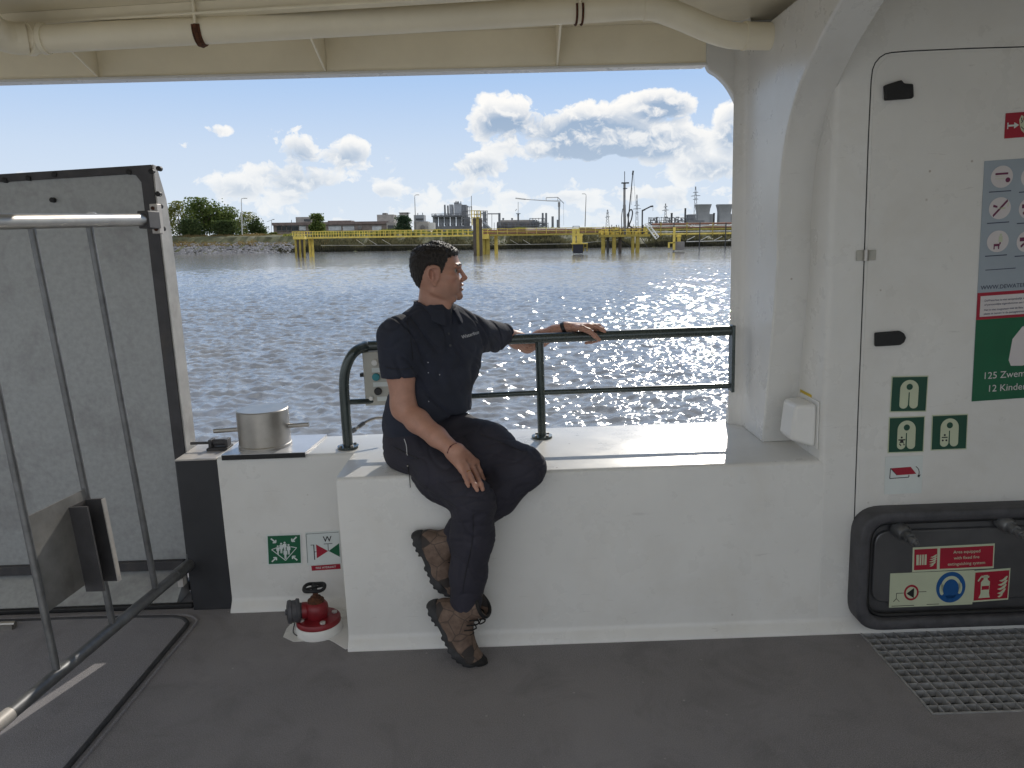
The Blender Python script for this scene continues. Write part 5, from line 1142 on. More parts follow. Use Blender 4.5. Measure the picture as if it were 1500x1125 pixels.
# ================================================================ PERSON
mt('skin', (.47,.25,.18), .48, var=.05, scale=30, bump=.12, bscale=160, sss=.10, dirt=((.38,.165,.115), .35), dscale=12)
mt('shirt_navy', (.022,.026,.043), .85, var=.10, scale=14, bump=.35, bscale=420, dirt=((.040,.045,.066), .5), dscale=7)
mt('trouser_navy', (.027,.0255,.038), .8, var=.10, scale=12, bump=.3, bscale=420, dirt=((.038,.036,.050), .5), dscale=8)
mt('hair_black', (.018,.013,.011), .42, var=.3, scale=90, bump=.6, bscale=260)
mt('boot_sole', (.030,.030,.032), .7, var=.25, scale=40)
mt('boot_dark', (.012,.011,.011), .8, var=.3, scale=60)
mt('eye_white', (.30,.27,.25), .4, var=.01); mt('eye_dark', (.010,.007,.005), .45, var=.01); mt('lip', (.30,.12,.095), .45, var=.05, scale=60)
mt('nail', (.46,.26,.20), .3, var=.03); mt('strap', (.010,.010,.011), .5, var=.1); mt('bead_red', (.10,.015,.02), .4, var=.2, scale=80); mt('gold', (.60,.38,.12), .25, 1.0, var=.05)
mt('thread_white', (.62,.63,.66), .7, var=.05)
def boot_material():
    m = bpy.data.materials.new('boot_leather'); m.use_nodes = True; g = NT(m.node_tree); p = m.node_tree.nodes['Principled BSDF']
    tc = g.n('ShaderNodeTexCoord'); v = tc.outputs['Object']
    n = g.noise(v, 38, 4, .6)
    base = g.mix(g.ramp(n, [(.3,0.0),(.7,1.0)]), (.105,.068,.050), (.200,.135,.100))
    vo = g.n('ShaderNodeTexVoronoi', ins={'Vector': v, 'Scale': 17.0})
    sepc = g.n('ShaderNodeSeparateXYZ', ins={0: vo.outputs['Color']})
    c = g.mix(g.ramp(sepc.outputs[0], [(.76,0.0),(.80,1.0)]), base, (.040,.032,.029))
    ed = g.n('ShaderNodeTexVoronoi', feature='DISTANCE_TO_EDGE', ins={'Vector': v, 'Scale': 17.0})
    c = g.mix(g.ramp(ed.outputs[0], [(.0,.7),(.05,0.0)]), c, (.03,.024,.02))
    g.link(c, p.inputs['Base Color']); p.inputs['Roughness'].default_value = .75
    bn = g.n('ShaderNodeBump', ins={'Strength': .5, 'Distance': .004, 'Height': g.noise(v, 90, 4)}); g.link(bn.outputs[0], p.inputs['Normal']); M['boot_leather'] = m
boot_material()

class Field:
    def __init__(s, lo, hi, h):
        s.lo = np.array(lo, float); s.h = h; s.n = np.ceil((np.array(hi)-s.lo)/h).astype(int)+1
        s.f = np.full(s.n, .5, np.float32)
        s.ax = [(s.lo[i]+h*np.arange(s.n[i])).astype(np.float32) for i in range(3)]
    def reg(s, lo, hi, m):
        sl = []
        for i in range(3):
            a = max(0, int((lo[i]-m-s.lo[i])/s.h)); b = min(s.n[i], int((hi[i]+m-s.lo[i])/s.h)+2); sl.append(slice(a, max(a, b)))
        return tuple(sl), (s.ax[0][sl[0]][:,None,None], s.ax[1][sl[1]][None,:,None], s.ax[2][sl[2]][None,None,:])
    def put(s, fn, lo, hi, k=.02, sub=False):
        sl, g = s.reg(lo, hi, k+3*s.h); a = s.f[sl]
        if a.size == 0: return
        d = fn(*g).astype(np.float32)
        if sub: d = -d; hh = np.maximum(k-np.abs(a-d), 0)/k; s.f[sl] = np.maximum(a, d)+hh*hh*k/4
        else: hh = np.maximum(k-np.abs(a-d), 0)/k; s.f[sl] = np.minimum(a, d)-hh*hh*k/4
    def cone(s, a, b, ra, rb, k=.02, cut=None, sub=False, flat=1.0, flatdir=None):
        a = np.array(a, float); b = np.array(b, float); ba = b-a; bb = float(ba@ba)+1e-12; r = max(ra, rb)
        def fn(X, Y, Z):
            px, py, pz = X-a[0], Y-a[1], Z-a[2]
            t = np.clip((px*ba[0]+py*ba[1]+pz*ba[2])/bb, 0, 1)
            qx, qy, qz = px-t*ba[0], py-t*ba[1], pz-t*ba[2]
            if flatdir is not None:
                e = flatdir; dd = (qx*e[0]+qy*e[1]+qz*e[2])*(1/flat-1); qx, qy, qz = qx+dd*e[0], qy+dd*e[1], qz+dd*e[2]
            d = (np.sqrt(qx*qx+qy*qy+qz*qz)-(ra+(rb-ra)*t))*(min(flat,1.0))
            if cut is not None:
                for (c, nn) in cut: d = np.maximum(d, (X-c[0])*nn[0]+(Y-c[1])*nn[1]+(Z-c[2])*nn[2])
            return d
        s.put(fn, np.minimum(a,b)-r*max(1,1/flat if flat<1 else flat), np.maximum(a,b)+r*max(1,1/flat if flat<1 else flat), k, sub)
    def chain(s, pts, rs, k=.015):
        for i in range(len(pts)-1): s.cone(pts[i], pts[i+1], rs[i], rs[i+1], k)
    def ell(s, c, r, rot=None, k=.03, sub=False):
        c = np.array(c, float); r = np.array(r, float); Mx = np.array(rot) if rot is not None else np.eye(3)   # rows = local axes
        def fn(X, Y, Z):
            px, py, pz = X-c[0], Y-c[1], Z-c[2]
            u = [(px*Mx[i][0]+py*Mx[i][1]+pz*Mx[i][2]) for i in range(3)]
            q = np.sqrt(sum((u[i]/r[i])**2 for i in range(3))); g = np.sqrt(sum((u[i]/r[i]**2)**2 for i in range(3)))+1e-9
            return q*(q-1)/g
        R_ = r.max(); s.put(fn, c-R_, c+R_, k, sub)
    def mesh(s):
        f = s.f; inside = f < 0
        c = np.zeros(tuple(np.array(f.shape)-1), np.uint8)
        for dx in (0,1):
            for dy in (0,1):
                for dz in (0,1): c += inside[dx:f.shape[0]-1+dx, dy:f.shape[1]-1+dy, dz:f.shape[2]-1+dz]
        act = np.argwhere((c > 0) & (c < 8)); n = len(act)
        idx = np.full(c.shape, -1, np.int32); idx[tuple(act.T)] = np.arange(n)
        acc = np.zeros((n,3)); cnt = np.zeros(n)
        cs = [(a,b,d) for a in (0,1) for b in (0,1) for d in (0,1)]
        val = {q: f[act[:,0]+q[0], act[:,1]+q[1], act[:,2]+q[2]] for q in cs}
        for q in cs:
            for i in range(3):
                if q[i]: continue
                w = list(q); w[i] = 1; w = tuple(w); a, b = val[q], val[w]; m = (a < 0) != (b < 0)
                t = np.where(m, a/(a-b+1e-20), 0); p = np.array(q, float)[None,:].repeat(n,0); p[:,i] = t
                acc[m] += p[m]; cnt[m] += 1
        v = s.lo + (act + acc/cnt[:,None])*s.h
        faces = []
        for i in range(3):
            j, k = (i+1)%3, (i+2)%3
            sl0 = [slice(None)]*3; sl1 = [slice(None)]*3; sl0[i] = slice(0,-1); sl1[i] = slice(1,None)
            e = inside[tuple(sl0)] != inside[tuple(sl1)]; pos = np.argwhere(e)
            ok = (pos[:,j] > 0) & (pos[:,k] > 0) & (pos[:,j] < f.shape[j]-1) & (pos[:,k] < f.shape[k]-1); pos = pos[ok]
            def at(dj, dk): q = pos.copy(); q[:,j] += dj; q[:,k] += dk; return idx[tuple(q.T)]
            quad = np.stack([at(-1,-1), at(0,-1), at(0,0), at(-1,0)], 1); flip = ~inside[tuple(pos.T)]; quad[flip] = quad[flip][:,::-1]; faces.append(quad)
        return v, np.concatenate(faces)
def relax(v, fc, it=2, lam=.5):
    e = np.concatenate([fc[:,[0,1]],fc[:,[1,2]],fc[:,[2,3]],fc[:,[3,0]]]); e = np.concatenate([e, e[:,::-1]])
    for _ in range(it):
        s = np.zeros_like(v); c = np.zeros(len(v)); np.add.at(s, e[:,0], v[e[:,1]]); np.add.at(c, e[:,0], 1); v = v*(1-lam)+lam*s/c[:,None]
    return v
def vnormals(v, fc):
    n = np.cross(v[fc[:,2]]-v[fc[:,0]], v[fc[:,3]]-v[fc[:,1]]); vn = np.zeros_like(v)
    for i in range(4): np.add.at(vn, fc[:,i], n)
    return vn/(np.linalg.norm(vn,axis=1,keepdims=True)+1e-12)
def folds(v, fc, fn):
    n = vnormals(v, fc); d = np.array([fn(Vector(p)) for p in v]); return v+n*d[:,None]
def to_obj(name, v, fc, mat, parent, **kw):
    mb = MB(); mb.v = [Vector(p) for p in v]; mb.f = [tuple(int(i) for i in q) for q in fc]; mb.mi = [0]*len(mb.f)
    return obj(name, mb, mat, parent, smooth=180, recalc=False, **kw)

def J(px, py, Y): return np.array(onY(px, py, Y))
PXM = 3.10/1127                                 # metres per photograph pixel at the head
man_root = thing('person', tuple(J(620,690,2.98)), 'seated man in a navy polo shirt and dark trousers looking out over the river', 'person')

# ---- joints (photograph position and depth)
SHR, ELR, WRR = J(584,492,2.945), J(591,600,2.915), J(667,662,2.745)
SHL, MDL, ELL, WRL = J(700,482,3.20), J(737,489,3.375), J(772,504.5,3.475), J(829,480,3.425)
HIR, KNR, ANR = J(612,664,3.00), J(694,735,2.685), J(683,880,2.748)
HIL, KNL, ANL = J(662,652,3.09), J(768,684,2.815), J(657,797,2.82)
NKB, HDC = J(634,462,3.085), J(640,400,3.075)
yaw = R(38); fwd = np.array([math.sin(yaw), -math.cos(yaw), 0]); side = np.array([math.cos(yaw), math.sin(yaw), 0])   # chest direction, towards his left
TR = [side, fwd, np.array([0,0,1.])]

# ---- trousers
T = Field((-.62,2.52,.05), (.24,3.36,1.0), .0052)
PEL = J(614,648,3.065)
T.ell(PEL+side*.016+[.006,0,0], (.152,.138,.118), TR, .05); T.ell(PEL+np.array([.012,.0,.09]), (.160,.122,.10), TR, .05)
T.cone(PEL+side*-.060+np.array([.004,0,-.015]), HIR, .096, .102, .05); T.cone(PEL+side*.07, HIL, .115, .105, .05)
def mid(a, b, t): return a*(1-t)+b*t
T.chain([HIR, mid(HIR,KNR,.5)+[0,0,.004], KNR+[0,.01,-.004]], [.103,.098,.078], .05)
T.chain([HIL+[.01,0,.012], mid(HIL,KNL,.5)+[0,0,.016], KNL+[0,0,-.004]], [.112,.103,.078], .05); T.cone(PEL+side*.05+[0,0,.05], mid(HIL,KNL,.5)+[0,0,.035], .11, .085, .05)
T.chain([KNR, mid(KNR,ANR,.35)+[.004,.012,0], mid(KNR,ANR,.7), ANR], [.079,.080,.069,.062], .03)
T.chain([KNL, mid(KNL,ANL,.35)+[.0,.006,-.008], mid(KNL,ANL,.8), ANL], [.080,.074,.058,.050], .03)
zs = ZT+.001                                    # flatten where he sits on the bulwark
T.f[:] = np.where((T.ax[1][None,:,None] > YF-.012) & (T.ax[2][None,None,:] < zs), np.maximum(T.f, zs-T.ax[2][None,None,:]), T.f)
T.f[:] = np.where((T.ax[2][None,None,:] < zs), np.maximum(T.f, T.ax[1][None,:,None]-(YF-.004)), T.f)
tv, tf = T.mesh(); tv = relax(tv, tf, 2)
knees = [Vector(KNR), Vector(KNL)]; hips = Vector(mid(HIR,HIL,.5))
def crease(q, w_=.10): n = abs(noise.noise(q)); return max(0.0, 1-n/w_)
def tfold(p):
    w = .0022*noise.noise(Vector((p.x*9,p.y*9,p.z*20)))
    dk = min((p-kn).length for kn in knees); dh = (p-hips).length
    near = math.exp(-(dk/.12)**2)+.8*math.exp(-(dh/.17)**2)+.28
    w -= .0058*min(near,1.1)*crease(Vector((p.x*5+p.z*4, p.y*5, p.z*19-p.x*6)), .13)
    w -= .0040*crease(Vector((p.x*7-p.z*3+9, p.y*7, p.z*11+p.x*7)), .09)
    w += .0030*min(near,1)*noise.noise(Vector((p.x*10+p.z*4, p.y*10, p.z*30-p.x*8)))
    return w
tv = folds(tv, tf, tfold); tv = relax(tv, tf, 1, .4)
to_obj('trousers', tv, tf, 'trouser_navy', man_root)
TB = BVHTree.FromPolygons([Vector(p) for p in tv], [tuple(int(i) for i in q) for q in tf])

# ---- polo shirt
Sf = Field((-.66,2.78,.70), (.22,3.52,1.36), .0048)
CH, AB = J(642,528,3.09), J(627,592,3.075)
Sf.ell(CH, (.195,.128,.185), TR, .06); Sf.ell(CH+np.array([-.01,0,.07]), (.185,.112,.12), TR, .06)
Sf.ell(AB, (.178,.142,.145), TR, .06); Sf.ell(AB+fwd*.02+[0,0,-.03], (.165,.135,.10), TR, .05)
Sf.cone(SHR+[.015,.01,-.0], SHL+[-.03,-.01,-.005], .062, .058, .05)
Sf.cone(mid(NKB,HDC,.12), mid(SHR,NKB,.35), .066, .058, .05); Sf.cone(mid(NKB,HDC,.12), mid(SHL,NKB,.35), .066, .055, .05)
cR = mid(SHR,ELR,.56); dR = (ELR-SHR)/np.linalg.norm(ELR-SHR)
Sf.cone(SHR+[-.008,0,-.002], mid(SHR,ELR,.75)+[-.004,0,0], .078, .070, .035, cut=[(cR, dR)])
cL = mid(MDL,ELL,.12); dL = (ELL-MDL)/np.linalg.norm(ELL-MDL)
Sf.cone(SHL+[0,0,-.014], MDL+[0,-.004,.004], .062, .043, .03, cut=[(cL, dL)]); Sf.cone(MDL+[0,-.004,.004], mid(MDL,ELL,.5), .043, .040, .02, cut=[(cL, dL)])
Sf.cone(mid(SHL,CH,.35), MDL+[-.03,-.04,-.045], .05, .03, .05)
Sf.ell(PEL+side*.012+[.006,0,.075], (.168,.140,.115), TR, .05)
# open hem, a little loose over the waistband
zh = J(640,611,3.0)[2]; hem = zh - np.clip(-.27-Sf.ax[0][:,None,None],0,1)*.50 + .012*np.sin(Sf.ax[0][:,None,None]*22) + 0*Sf.ax[1][None,:,None]
Sf.f[:] = np.maximum(Sf.f, hem-Sf.ax[2][None,None,:])
sv, sf_ = Sf.mesh(); sv = relax(sv, sf_, 2)
def sfold(p):
    u = (p-Vector(CH)); a = u.dot(Vector(side)); z = u.z
    w = .0020*noise.noise(p*13)
    w -= .0085*crease(Vector((a*10+z*6, 2.3, z*3.2-a*3)), .12)                       # long folds dropping from the far shoulder
    w += .0040*noise.noise(Vector((a*17+z*9, 4.1, z*6)))
    d = (p-Vector(mid(SHL,CH,.5))).length; w -= .0070*math.exp(-(d/.14)**2)*crease(Vector((a*5-z*4, 1.7, z*17+a*11)), .16)
    d = (p-Vector(AB)-Vector((0,0,-.08))).length; w -= .0070*math.exp(-(d/.17)**2)*crease(Vector((a*6+z*3, 6.2, z*18-a*5)), .16)
    d = (p-Vector(SHR)).length; w -= .0060*math.exp(-(d/.14)**2)*crease(Vector((p.x*6+z*5, p.y*6, z*15-p.x*8)), .15)
    return w
sv = folds(sv, sf_, sfold); sv = relax(sv, sf_, 1, .4)
shirt = to_obj('polo_shirt', sv, sf_, 'shirt_navy', man_root)
SB = BVHTree.FromPolygons([Vector(p) for p in sv], [tuple(int(i) for i in q) for q in sf_])
def hit(bvh, px, py, off=0.0):
    d = ray(px, py, SHIP).normalized(); q = bvh.ray_cast(EYE, d)
    if q[0] is None: return None
    return q[0] - d*off
def ribbon(bvh, pxs, w, off, name, mat, parent):
    mb = MB(); rows = []
    for px, py, dx, dy in pxs:
        a, b = hit(bvh, px-dx*w, py-dy*w, off), hit(bvh, px+dx*w, py+dy*w, off)
        if a and b: rows.append([a, lerp(a,b,.5)-ray(px,py,SHIP)*.0008, b])
    mb.strip(rows); return obj(name, mb, mat, parent, smooth=60)
pl = [(lerp(652.5,661,t), lerp(468,519,t), 1, -.15) for t in [i/12 for i in range(13)]]
ribbon(SB, pl, 4.2, .003, 'placket', 'shirt_navy', shirt)
for px, py in ((656,489),(658.5,506)):
    c = hit(SB, px+1, py, .004); mb = MB(); mb.lathe([(.0048,0),(.0048,.002),(.002,.0026)], c, -ray(px,py,SHIP), 12); obj('button', mb, 'dark_paint', shirt)
# stitched word on the chest, laid onto the cloth
vs, fs = text_shape('Waterbus', .006)
wd = max(x for x, y in vs); o0, o1 = (677,496.5), (702,488.5); mbt = MB(); vv = []; good = True
for x, y in vs:
    t = x/wd; px, py = lerp(o0[0],o1[0],t)-y*1.8, lerp(o0[1],o1[1],t)-y*7.2+math.sin(t*3)*.0
    h_ = hit(SB, px, py, .0022); vv.append(h_ if h_ else onY(px,py,3.0))
mbt.add(vv, fs); obj('chest_lettering', mbt, 'thread_white', shirt, smooth=0, recalc=False)
for px, py in ((627,531),(627.5,546),(628,588),(644,549)):
    c = hit(SB, px, py, .001); mb = MB(); dd = -ray(px,py,SHIP).normalized(); mb.lathe([(.0022,0),(.0016,.0012)], c, dd, 7); obj('lint', mb, 'thread_white', shirt)
# collar: a folded band round the neck, open at the front
Cf = Field(NKB-.16, NKB+np.array([.17,.16,.14]), .0030)
cax = (HDC-NKB); cax = cax/np.linalg.norm(cax); cax = np.array([cax[0]*.4-.02, cax[1]*.4, 1.]); cax /= np.linalg.norm(cax)
cen = NKB+np.array([.008,0,.028]); gap = fwd*.92+side*.15; gap /= np.linalg.norm(gap); gs = np.cross([0,0,1.], gap)
def collar(X, Y, Z):
    px, py, pz = X-cen[0], Y-cen[1], Z-cen[2]; hgt = px*cax[0]+py*cax[1]+pz*cax[2]
    qx, qy, qz = px-hgt*cax[0], py-hgt*cax[1], pz-hgt*cax[2]; r = np.sqrt(qx*qx+qy*qy+qz*qz)
    front = (qx*gap[0]+qy*gap[1])/(r+1e-6)
    r0 = .078 + np.clip(.018-hgt,0,.1)*.55
    d = np.abs(r-r0)-.0045
    lo_ = -.018-.045*np.clip(front,0,1)**2
    d = np.maximum(d, np.maximum(hgt-.030+.030*np.clip(front,0,1), lo_-hgt))
    sdist = np.abs(qx*gs[0]+qy*gs[1])
    wedge = .015+np.clip(.02-hgt,0,.1)*.35
    return np.where(front > 0, np.maximum(d, wedge-sdist), d)
Cf.put(collar, Cf.lo+.01, Cf.lo+.31, .002)
cv, cf = Cf.mesh(); cv = relax(cv, cf, 2)
to_obj('collar', cv, cf, 'shirt_navy', shirt)

# ---- body: head, neck, torso core, arms and hands in one continuous surface
B = Field((-.62,2.50,.66), (.44,3.56,1.72), .0031)
B.cone(AB, CH, .085, .095, .04); B.cone(CH, NKB, .09, .06, .04)
B.cone(SHR, CH, .04, .06, .04); B.cone(SHL, CH, .03, .06, .03)
B.cone(NKB+[-.004,0,-.03], J(636,432,3.08), .066, .060, .03)          # neck
B.cone(NKB+fwd*.035+[0,0,-.02], J(654,440,3.05), .030, .026, .025)
B.chain([SHR, mid(SHR,ELR,.5)+[-.002,0,0], ELR+[0,.0,.02], ELR], [.056,.054,.047,.041], .02)
B.chain([ELR, mid(ELR,WRR,.28), mid(ELR,WRR,.65), WRR], [.042,.0445,.037,.029], .02)
B.chain([SHL, MDL+[0,0,.002], mid(MDL,ELL,.6), ELL], [.034,.034,.0375,.036], .02)
B.chain([ELL, mid(ELL,WRL,.35), mid(ELL,WRL,.7), WRL], [.038,.037,.031,.0235], .02)
# head: level-by-level profile (photograph rows), plus features
YH = 3.075
tab = np.array([  # py, back, front, half width
 (356.5,632,648,9),(358.5,621,656,18),(362,613,662,23.5),(370,606,668,28.5),(380,603,671,30.5),(388,602.5,673.5,31),(394,603,671,30.5),(400,604,671.5,30),(408,607,673,29),(415,611,675,27.5),(421,615,674.6,26),(427,620,674.3,24),(433,628,675,21),(437,636,674,17.5),(440,646,670,12),(441.5,652,664,7)])
zt_ = np.array([onY(640,py,YH).z for py in tab[:,0]])[::-1]
xb_t = np.array([onY(b,py,YH).x for py,b,_,_ in tab])[::-1]; xf_t = np.array([onY(f_,py,YH).x for py,_,f_,_ in tab])[::-1]; wt_ = tab[::-1,3]*PXM
turn = R(4); HCX, HCZ, HTZ = onY(638,400,YH).x, onY(640,400,YH).z, onY(640,355.2,YH).z
def headfn(X, Y, Z, grow=0.0):
    z = Z; xb = np.interp(z, zt_, xb_t); xf = np.interp(z, zt_, xf_t); w = np.interp(z, zt_, wt_)
    # pull the section to a point beyond the ends
    over = np.maximum(z-zt_[-1], 0)+np.maximum(zt_[0]-z, 0)
    cx = (xb+xf)/2; a = (xf-xb)/2
    dx = X-cx+(Y-YH)*math.sin(turn)*-1.0; dy = Y-YH
    k = np.where(dx > 0, 2.35, 2.0)
    q = (np.abs(dx/a)**k+np.abs(dy/w)**k)**(1/k)
    d = (q-1)*np.minimum(a, w)*.92+over*1.0
    e = np.sqrt(((X-HCX)/.120)**2+(dy/.110)**2+((Z-HCZ)/(HTZ-HCZ))**2)
    return np.maximum(d, (e-1)*.09)
hlo = np.array([onY(598,440,YH).x, YH-.10, zt_[0]]); hhi = np.array([onY(690,360,YH).x, YH+.10, zt_[-1]])
B.put(headfn, hlo, hhi, .012)
def Hd(px, py, lat=0.0):                          # lat in photograph pixels towards the camera
    p = onY(px, py, YH); return np.array([p.x+lat*PXM*math.sin(turn), p.y-lat*PXM, p.z])
P_ = PXM
B.cone(Hd(673,393.5), Hd(681.2,406.5), 2.6*P_, 3.3*P_, .008); B.cone(Hd(681.2,407), Hd(677,410.8), 3.2*P_, 2.6*P_, .006)
for s_ in (-1, 1):
    B.ell(Hd(677.5,408.8,4.4*s_), np.array([3.2,2.6,2.6])*P_, None, .005)
    B.cone(Hd(673.2,388.6,3*s_), Hd(668.5,388.8,17*s_), 3.2*P_, 2.6*P_, .010)
    B.ell(Hd(660.5,405,19*s_), np.array([10,7,6])*P_, None, .012)
    B.ell(Hd(674.5,396.2,11.5*s_), np.array([5.2,6.2,3.3])*P_, None, .008, sub=True)
B.ell(Hd(675.5,417.2), np.array([4.2,8.5,2.3])*P_, None, .005); B.ell(Hd(675,423.6), np.array([4.2,7.5,2.5])*P_, None, .005)
B.cone(Hd(681,420.6,-9), Hd(681,420.6,9), .9*P_, .9*P_, .004, sub=True)
B.ell(Hd(671.5,433.5), np.array([6.8,9,6.2])*P_, None, .012)
B.cone(Hd(636,424,22), Hd(664,437,12), 6*P_, 5*P_, .012); B.cone(Hd(636,424,-22), Hd(664,437,-12), 6*P_, 5*P_, .012)
for s_ in (-1, 1):                                # ears
    e = [Hd(644,397,29*s_), Hd(642.5,391.5,31*s_), Hd(636,389.6,33.5*s_), Hd(629.5,392.5,35*s_), Hd(627.3,400,35*s_), Hd(630.5,408.5,33*s_), Hd(636.5,414.5,31*s_)]
    e = [np.array(q) for q in smooth_path(e, 3)]
    B.ell(Hd(636,402.5,30*s_), np.array([8.2,2.2,11.5])*P_, None, .006)
    for i in range(len(e)-1): B.cone(e[i], e[i+1], 1.9*P_, 1.9*P_, .004)
    B.ell(Hd(637.5,415,30.5*s_), np.array([3.6,2.2,3.8])*P_, None, .006)
    B.ell(Hd(640,404.5,33*s_), np.array([3.2,2.6,5.2])*P_, None, .005, sub=True)
    B.cone(Hd(634.5,397,33*s_), Hd(635,408,32.5*s_), 1.4*P_, 1.3*P_, .005)
# hands
def finger(pts, rs): B.chain([np.array(p) for p in pts], rs, .006)
def TS(px, py, off): 
    q = hit(TB, px, py, off); return np.array(q) if q else J(px,py,2.62)
pal = TS(687,690,.020)
mcp = [TS(697,677,.021), TS(690.5,681,.023), TS(683.5,685,.021), TS(677,688.5,.017)]
WR2 = np.array(WRR); 
for k, m_ in enumerate(mcp): B.cone(WR2+np.array([(1.5-k)*.010,0,(k-1.5)*-.006]), m_, .0205, .0125, .016)
B.cone(mcp[0], mcp[3], .0125, .011, .010)
tips = [((703,691),(708,703),(710.5,711)),((697.5,696),(704,709),(707,717)),((690,699),(696,711),(699,718)),((681,698),(684.5,707),(686.5,712.5))]
nails = []
for k, (m_, tp) in enumerate(zip(mcp, tips)):
    a, b, c = [TS(px, py, o_) for (px, py), o_ in zip(tp, (.0165,.0105,.0080))]
    if k == 0: a, b, c = [np.array(onY(px,py,q)) for (px,py),q in zip(tp, (mcp[0][1]-.006, mcp[0][1]-.002, mcp[0][1]+.006))]
    r = (.0098,.0102,.0098,.0086)[k]; finger([m_, a, b, c], [r*1.18, r*1.02, r*.94, r*.78]); nails.append((b, c, r))
th0 = mid(WR2, mcp[0], .35)+np.array([.012,.010,.0]); finger([th0, np.array(onY(699,684,mcp[0][1]+.028)), np.array(onY(707,697,mcp[0][1]+.035)), np.array(onY(709,706,mcp[0][1]+.035))], [.0165,.0125,.0105,.0085])
# left hand draped over the rail
zr_ = onY(860,491,YRL).z
kL = [J(863,478.5,3.372), J(865.5,476.5,3.394), J(866,476.5,3.416), J(864,478,3.434)]
for k, m_ in enumerate(kL): B.cone(WRL+np.array([0,(k-1.5)*.008,0]), m_, .0185, .0115, .016)
B.cone(kL[0], kL[3], .012, .0105, .010)
finger([kL[0], J(873,478,3.372), J(881,482.5,3.366), J(886,485.5,3.362)], [.0115,.0102,.0092,.0075])
finger([kL[1], J(877,477.5,3.398), J(883,482,3.412), J(885,489,3.418)], [.0115,.0100,.0092,.0076])
finger([kL[2], J(877,480,3.425), J(879,490,3.428), J(874,498.5,3.415), J(865,502,3.398)], [.0112,.0100,.0092,.0088,.0074])
finger([kL[3], J(872,482,3.440), J(874,492,3.436), J(868,500,3.420), J(858,502.5,3.402)], [.0100,.0090,.0084,.0080,.0068])
finger([mid(WRL,kL[0],.3)+np.array([0,-.006,-.002]), J(852,480.5,3.352), J(863,485,3.338), J(871.5,492,3.336), J(878,498,3.340)], [.0165,.0140,.0118,.0108,.0085])
bv, bf = B.mesh(); bv = relax(bv, bf, 2, .45)
def stubble():
    m = M['skin']; g = NT(m.node_tree); p = m.node_tree.nodes['Principled BSDF']; old = p.inputs['Base Color'].links[0].from_socket
    v = g.n('ShaderNodeTexCoord').outputs['Object']; o_ = ROOT[man_root.name]
    def blob(c, r0, r1): return g.ramp(g.m('DIVIDE', g.n('ShaderNodeVectorMath', operation='DISTANCE', ins={0: v, 1: tuple(Vector(c)-o_)}).outputs['Value'], r1), [(r0/r1, 1.0), (1.0, 0.0)])
    msk = g.m('MAXIMUM', blob(Hd(668,430,0), .030, .062), blob(Hd(655,428,14), .016, .048))
    grain = g.ramp(g.noise(v, 420, 3, .7), [(.35, .45), (.65, 1.0)])
    c = g.mix(g.m('MULTIPLY', g.m('MULTIPLY', msk, grain), .50), old, (.135, .085, .070))
    red = g.m('MULTIPLY', g.m('MAXIMUM', blob(Hd(662,407,20), .008, .030), g.m('MAXIMUM', blob(Hd(636,402,33), .012, .040), blob(Hd(682,407,0), .004, .020))), .32)
    c = g.mix(red, c, (.42, .15, .11))
    g.link(c, p.inputs['Base Color'])
stubble()
body = to_obj('body', bv, bf, 'skin', man_root)
BBt = BVHTree.FromPolygons([Vector(p) for p in bv], [tuple(int(i) for i in q) for q in bf])
for b, c, r in nails:
    d = Vector(c-b).normalized(); p = Vector(c)+d*r*.1; vw = -ray(750,562,SHIP)*0 + (EYE-p).normalized(); e = d.cross(vw).normalized(); n_ = e.cross(d).normalized()
    if n_.dot(vw) < 0: n_ = -n_
    mb = MB(); rows = []
    for t in (-.5, 0, .5, 1.0): rows.append([p+d*r*.65*t+e*r*.52*s_*(1 if t < 1 else .8)+n_*(r*.80-(abs(s_)*r*.14)) for s_ in (-1,-.5,0,.5,1)])
    mb.strip(rows); obj('nail', mb, 'nail', body, smooth=60)
# eyes, brows, lips
for s_ in (-1, 1):
    c = Hd(665.7,396.2,11.6*s_); mb = MB(); prf = [(4.1*P_*math.sin(t), -4.1*P_*math.cos(t)) for t in [math.pi*i/12 for i in range(13)]]; mb.lathe(prf, c, (0,0,1), 18); ey = obj('eye', mb, 'eye_white', body, smooth=180)
    g_ = Vector((.93,-.30*s_ if s_ > 0 else .2,-.02)).normalized(); c2 = Vector(c)+g_*3.3*P_; mb = MB(); mb.lathe([(2.1*P_,0),(1.7*P_,.7*P_),(.6*P_,1.0*P_)], c2, g_, 14); obj('iris', mb, 'eye_dark', ey, smooth=60)
    mb = MB(); rows = []
    for i in range(9):
        t = i/8; lat = lerp(4.0, 20, t)*s_; px = 676.6-.014*abs(lat)**2*.95; py = 387.4-1.2*math.sin(t*3.1)+1.0*t
        rows.append((px, py, lat))
    pts = [Vector(Hd(px-1.4, py, lat)) for px, py, lat in rows]
    mb.tube(pts, [1.05*P_*(.5+.9*math.sin(math.pi*(.15+.8*i/8))) for i in range(9)], 8); obj('eyebrow', mb, 'hair_black', body)
    mb = MB(); pts = [Vector(Hd(672.6-.020*(abs(l)-8)**2*.9, 393.6-.05*(l*s_-12)*(0)+.02*(abs(l)-12)**2, l)) for l in [s_*q for q in (5.5,8,10.5,13,15.5,17.5)]]
    mb.tube(pts, [.5*P_,.8*P_,.9*P_,.9*P_,.8*P_,.5*P_], 8); obj('eyelid', mb, 'skin', body, smooth=60); 
    mb = MB(); mb.tube([p+Vector((.0004,-.0003*s_,-.0022)) for p in pts], .34*P_, 6); obj('eyelash', mb, 'hair_black', body)
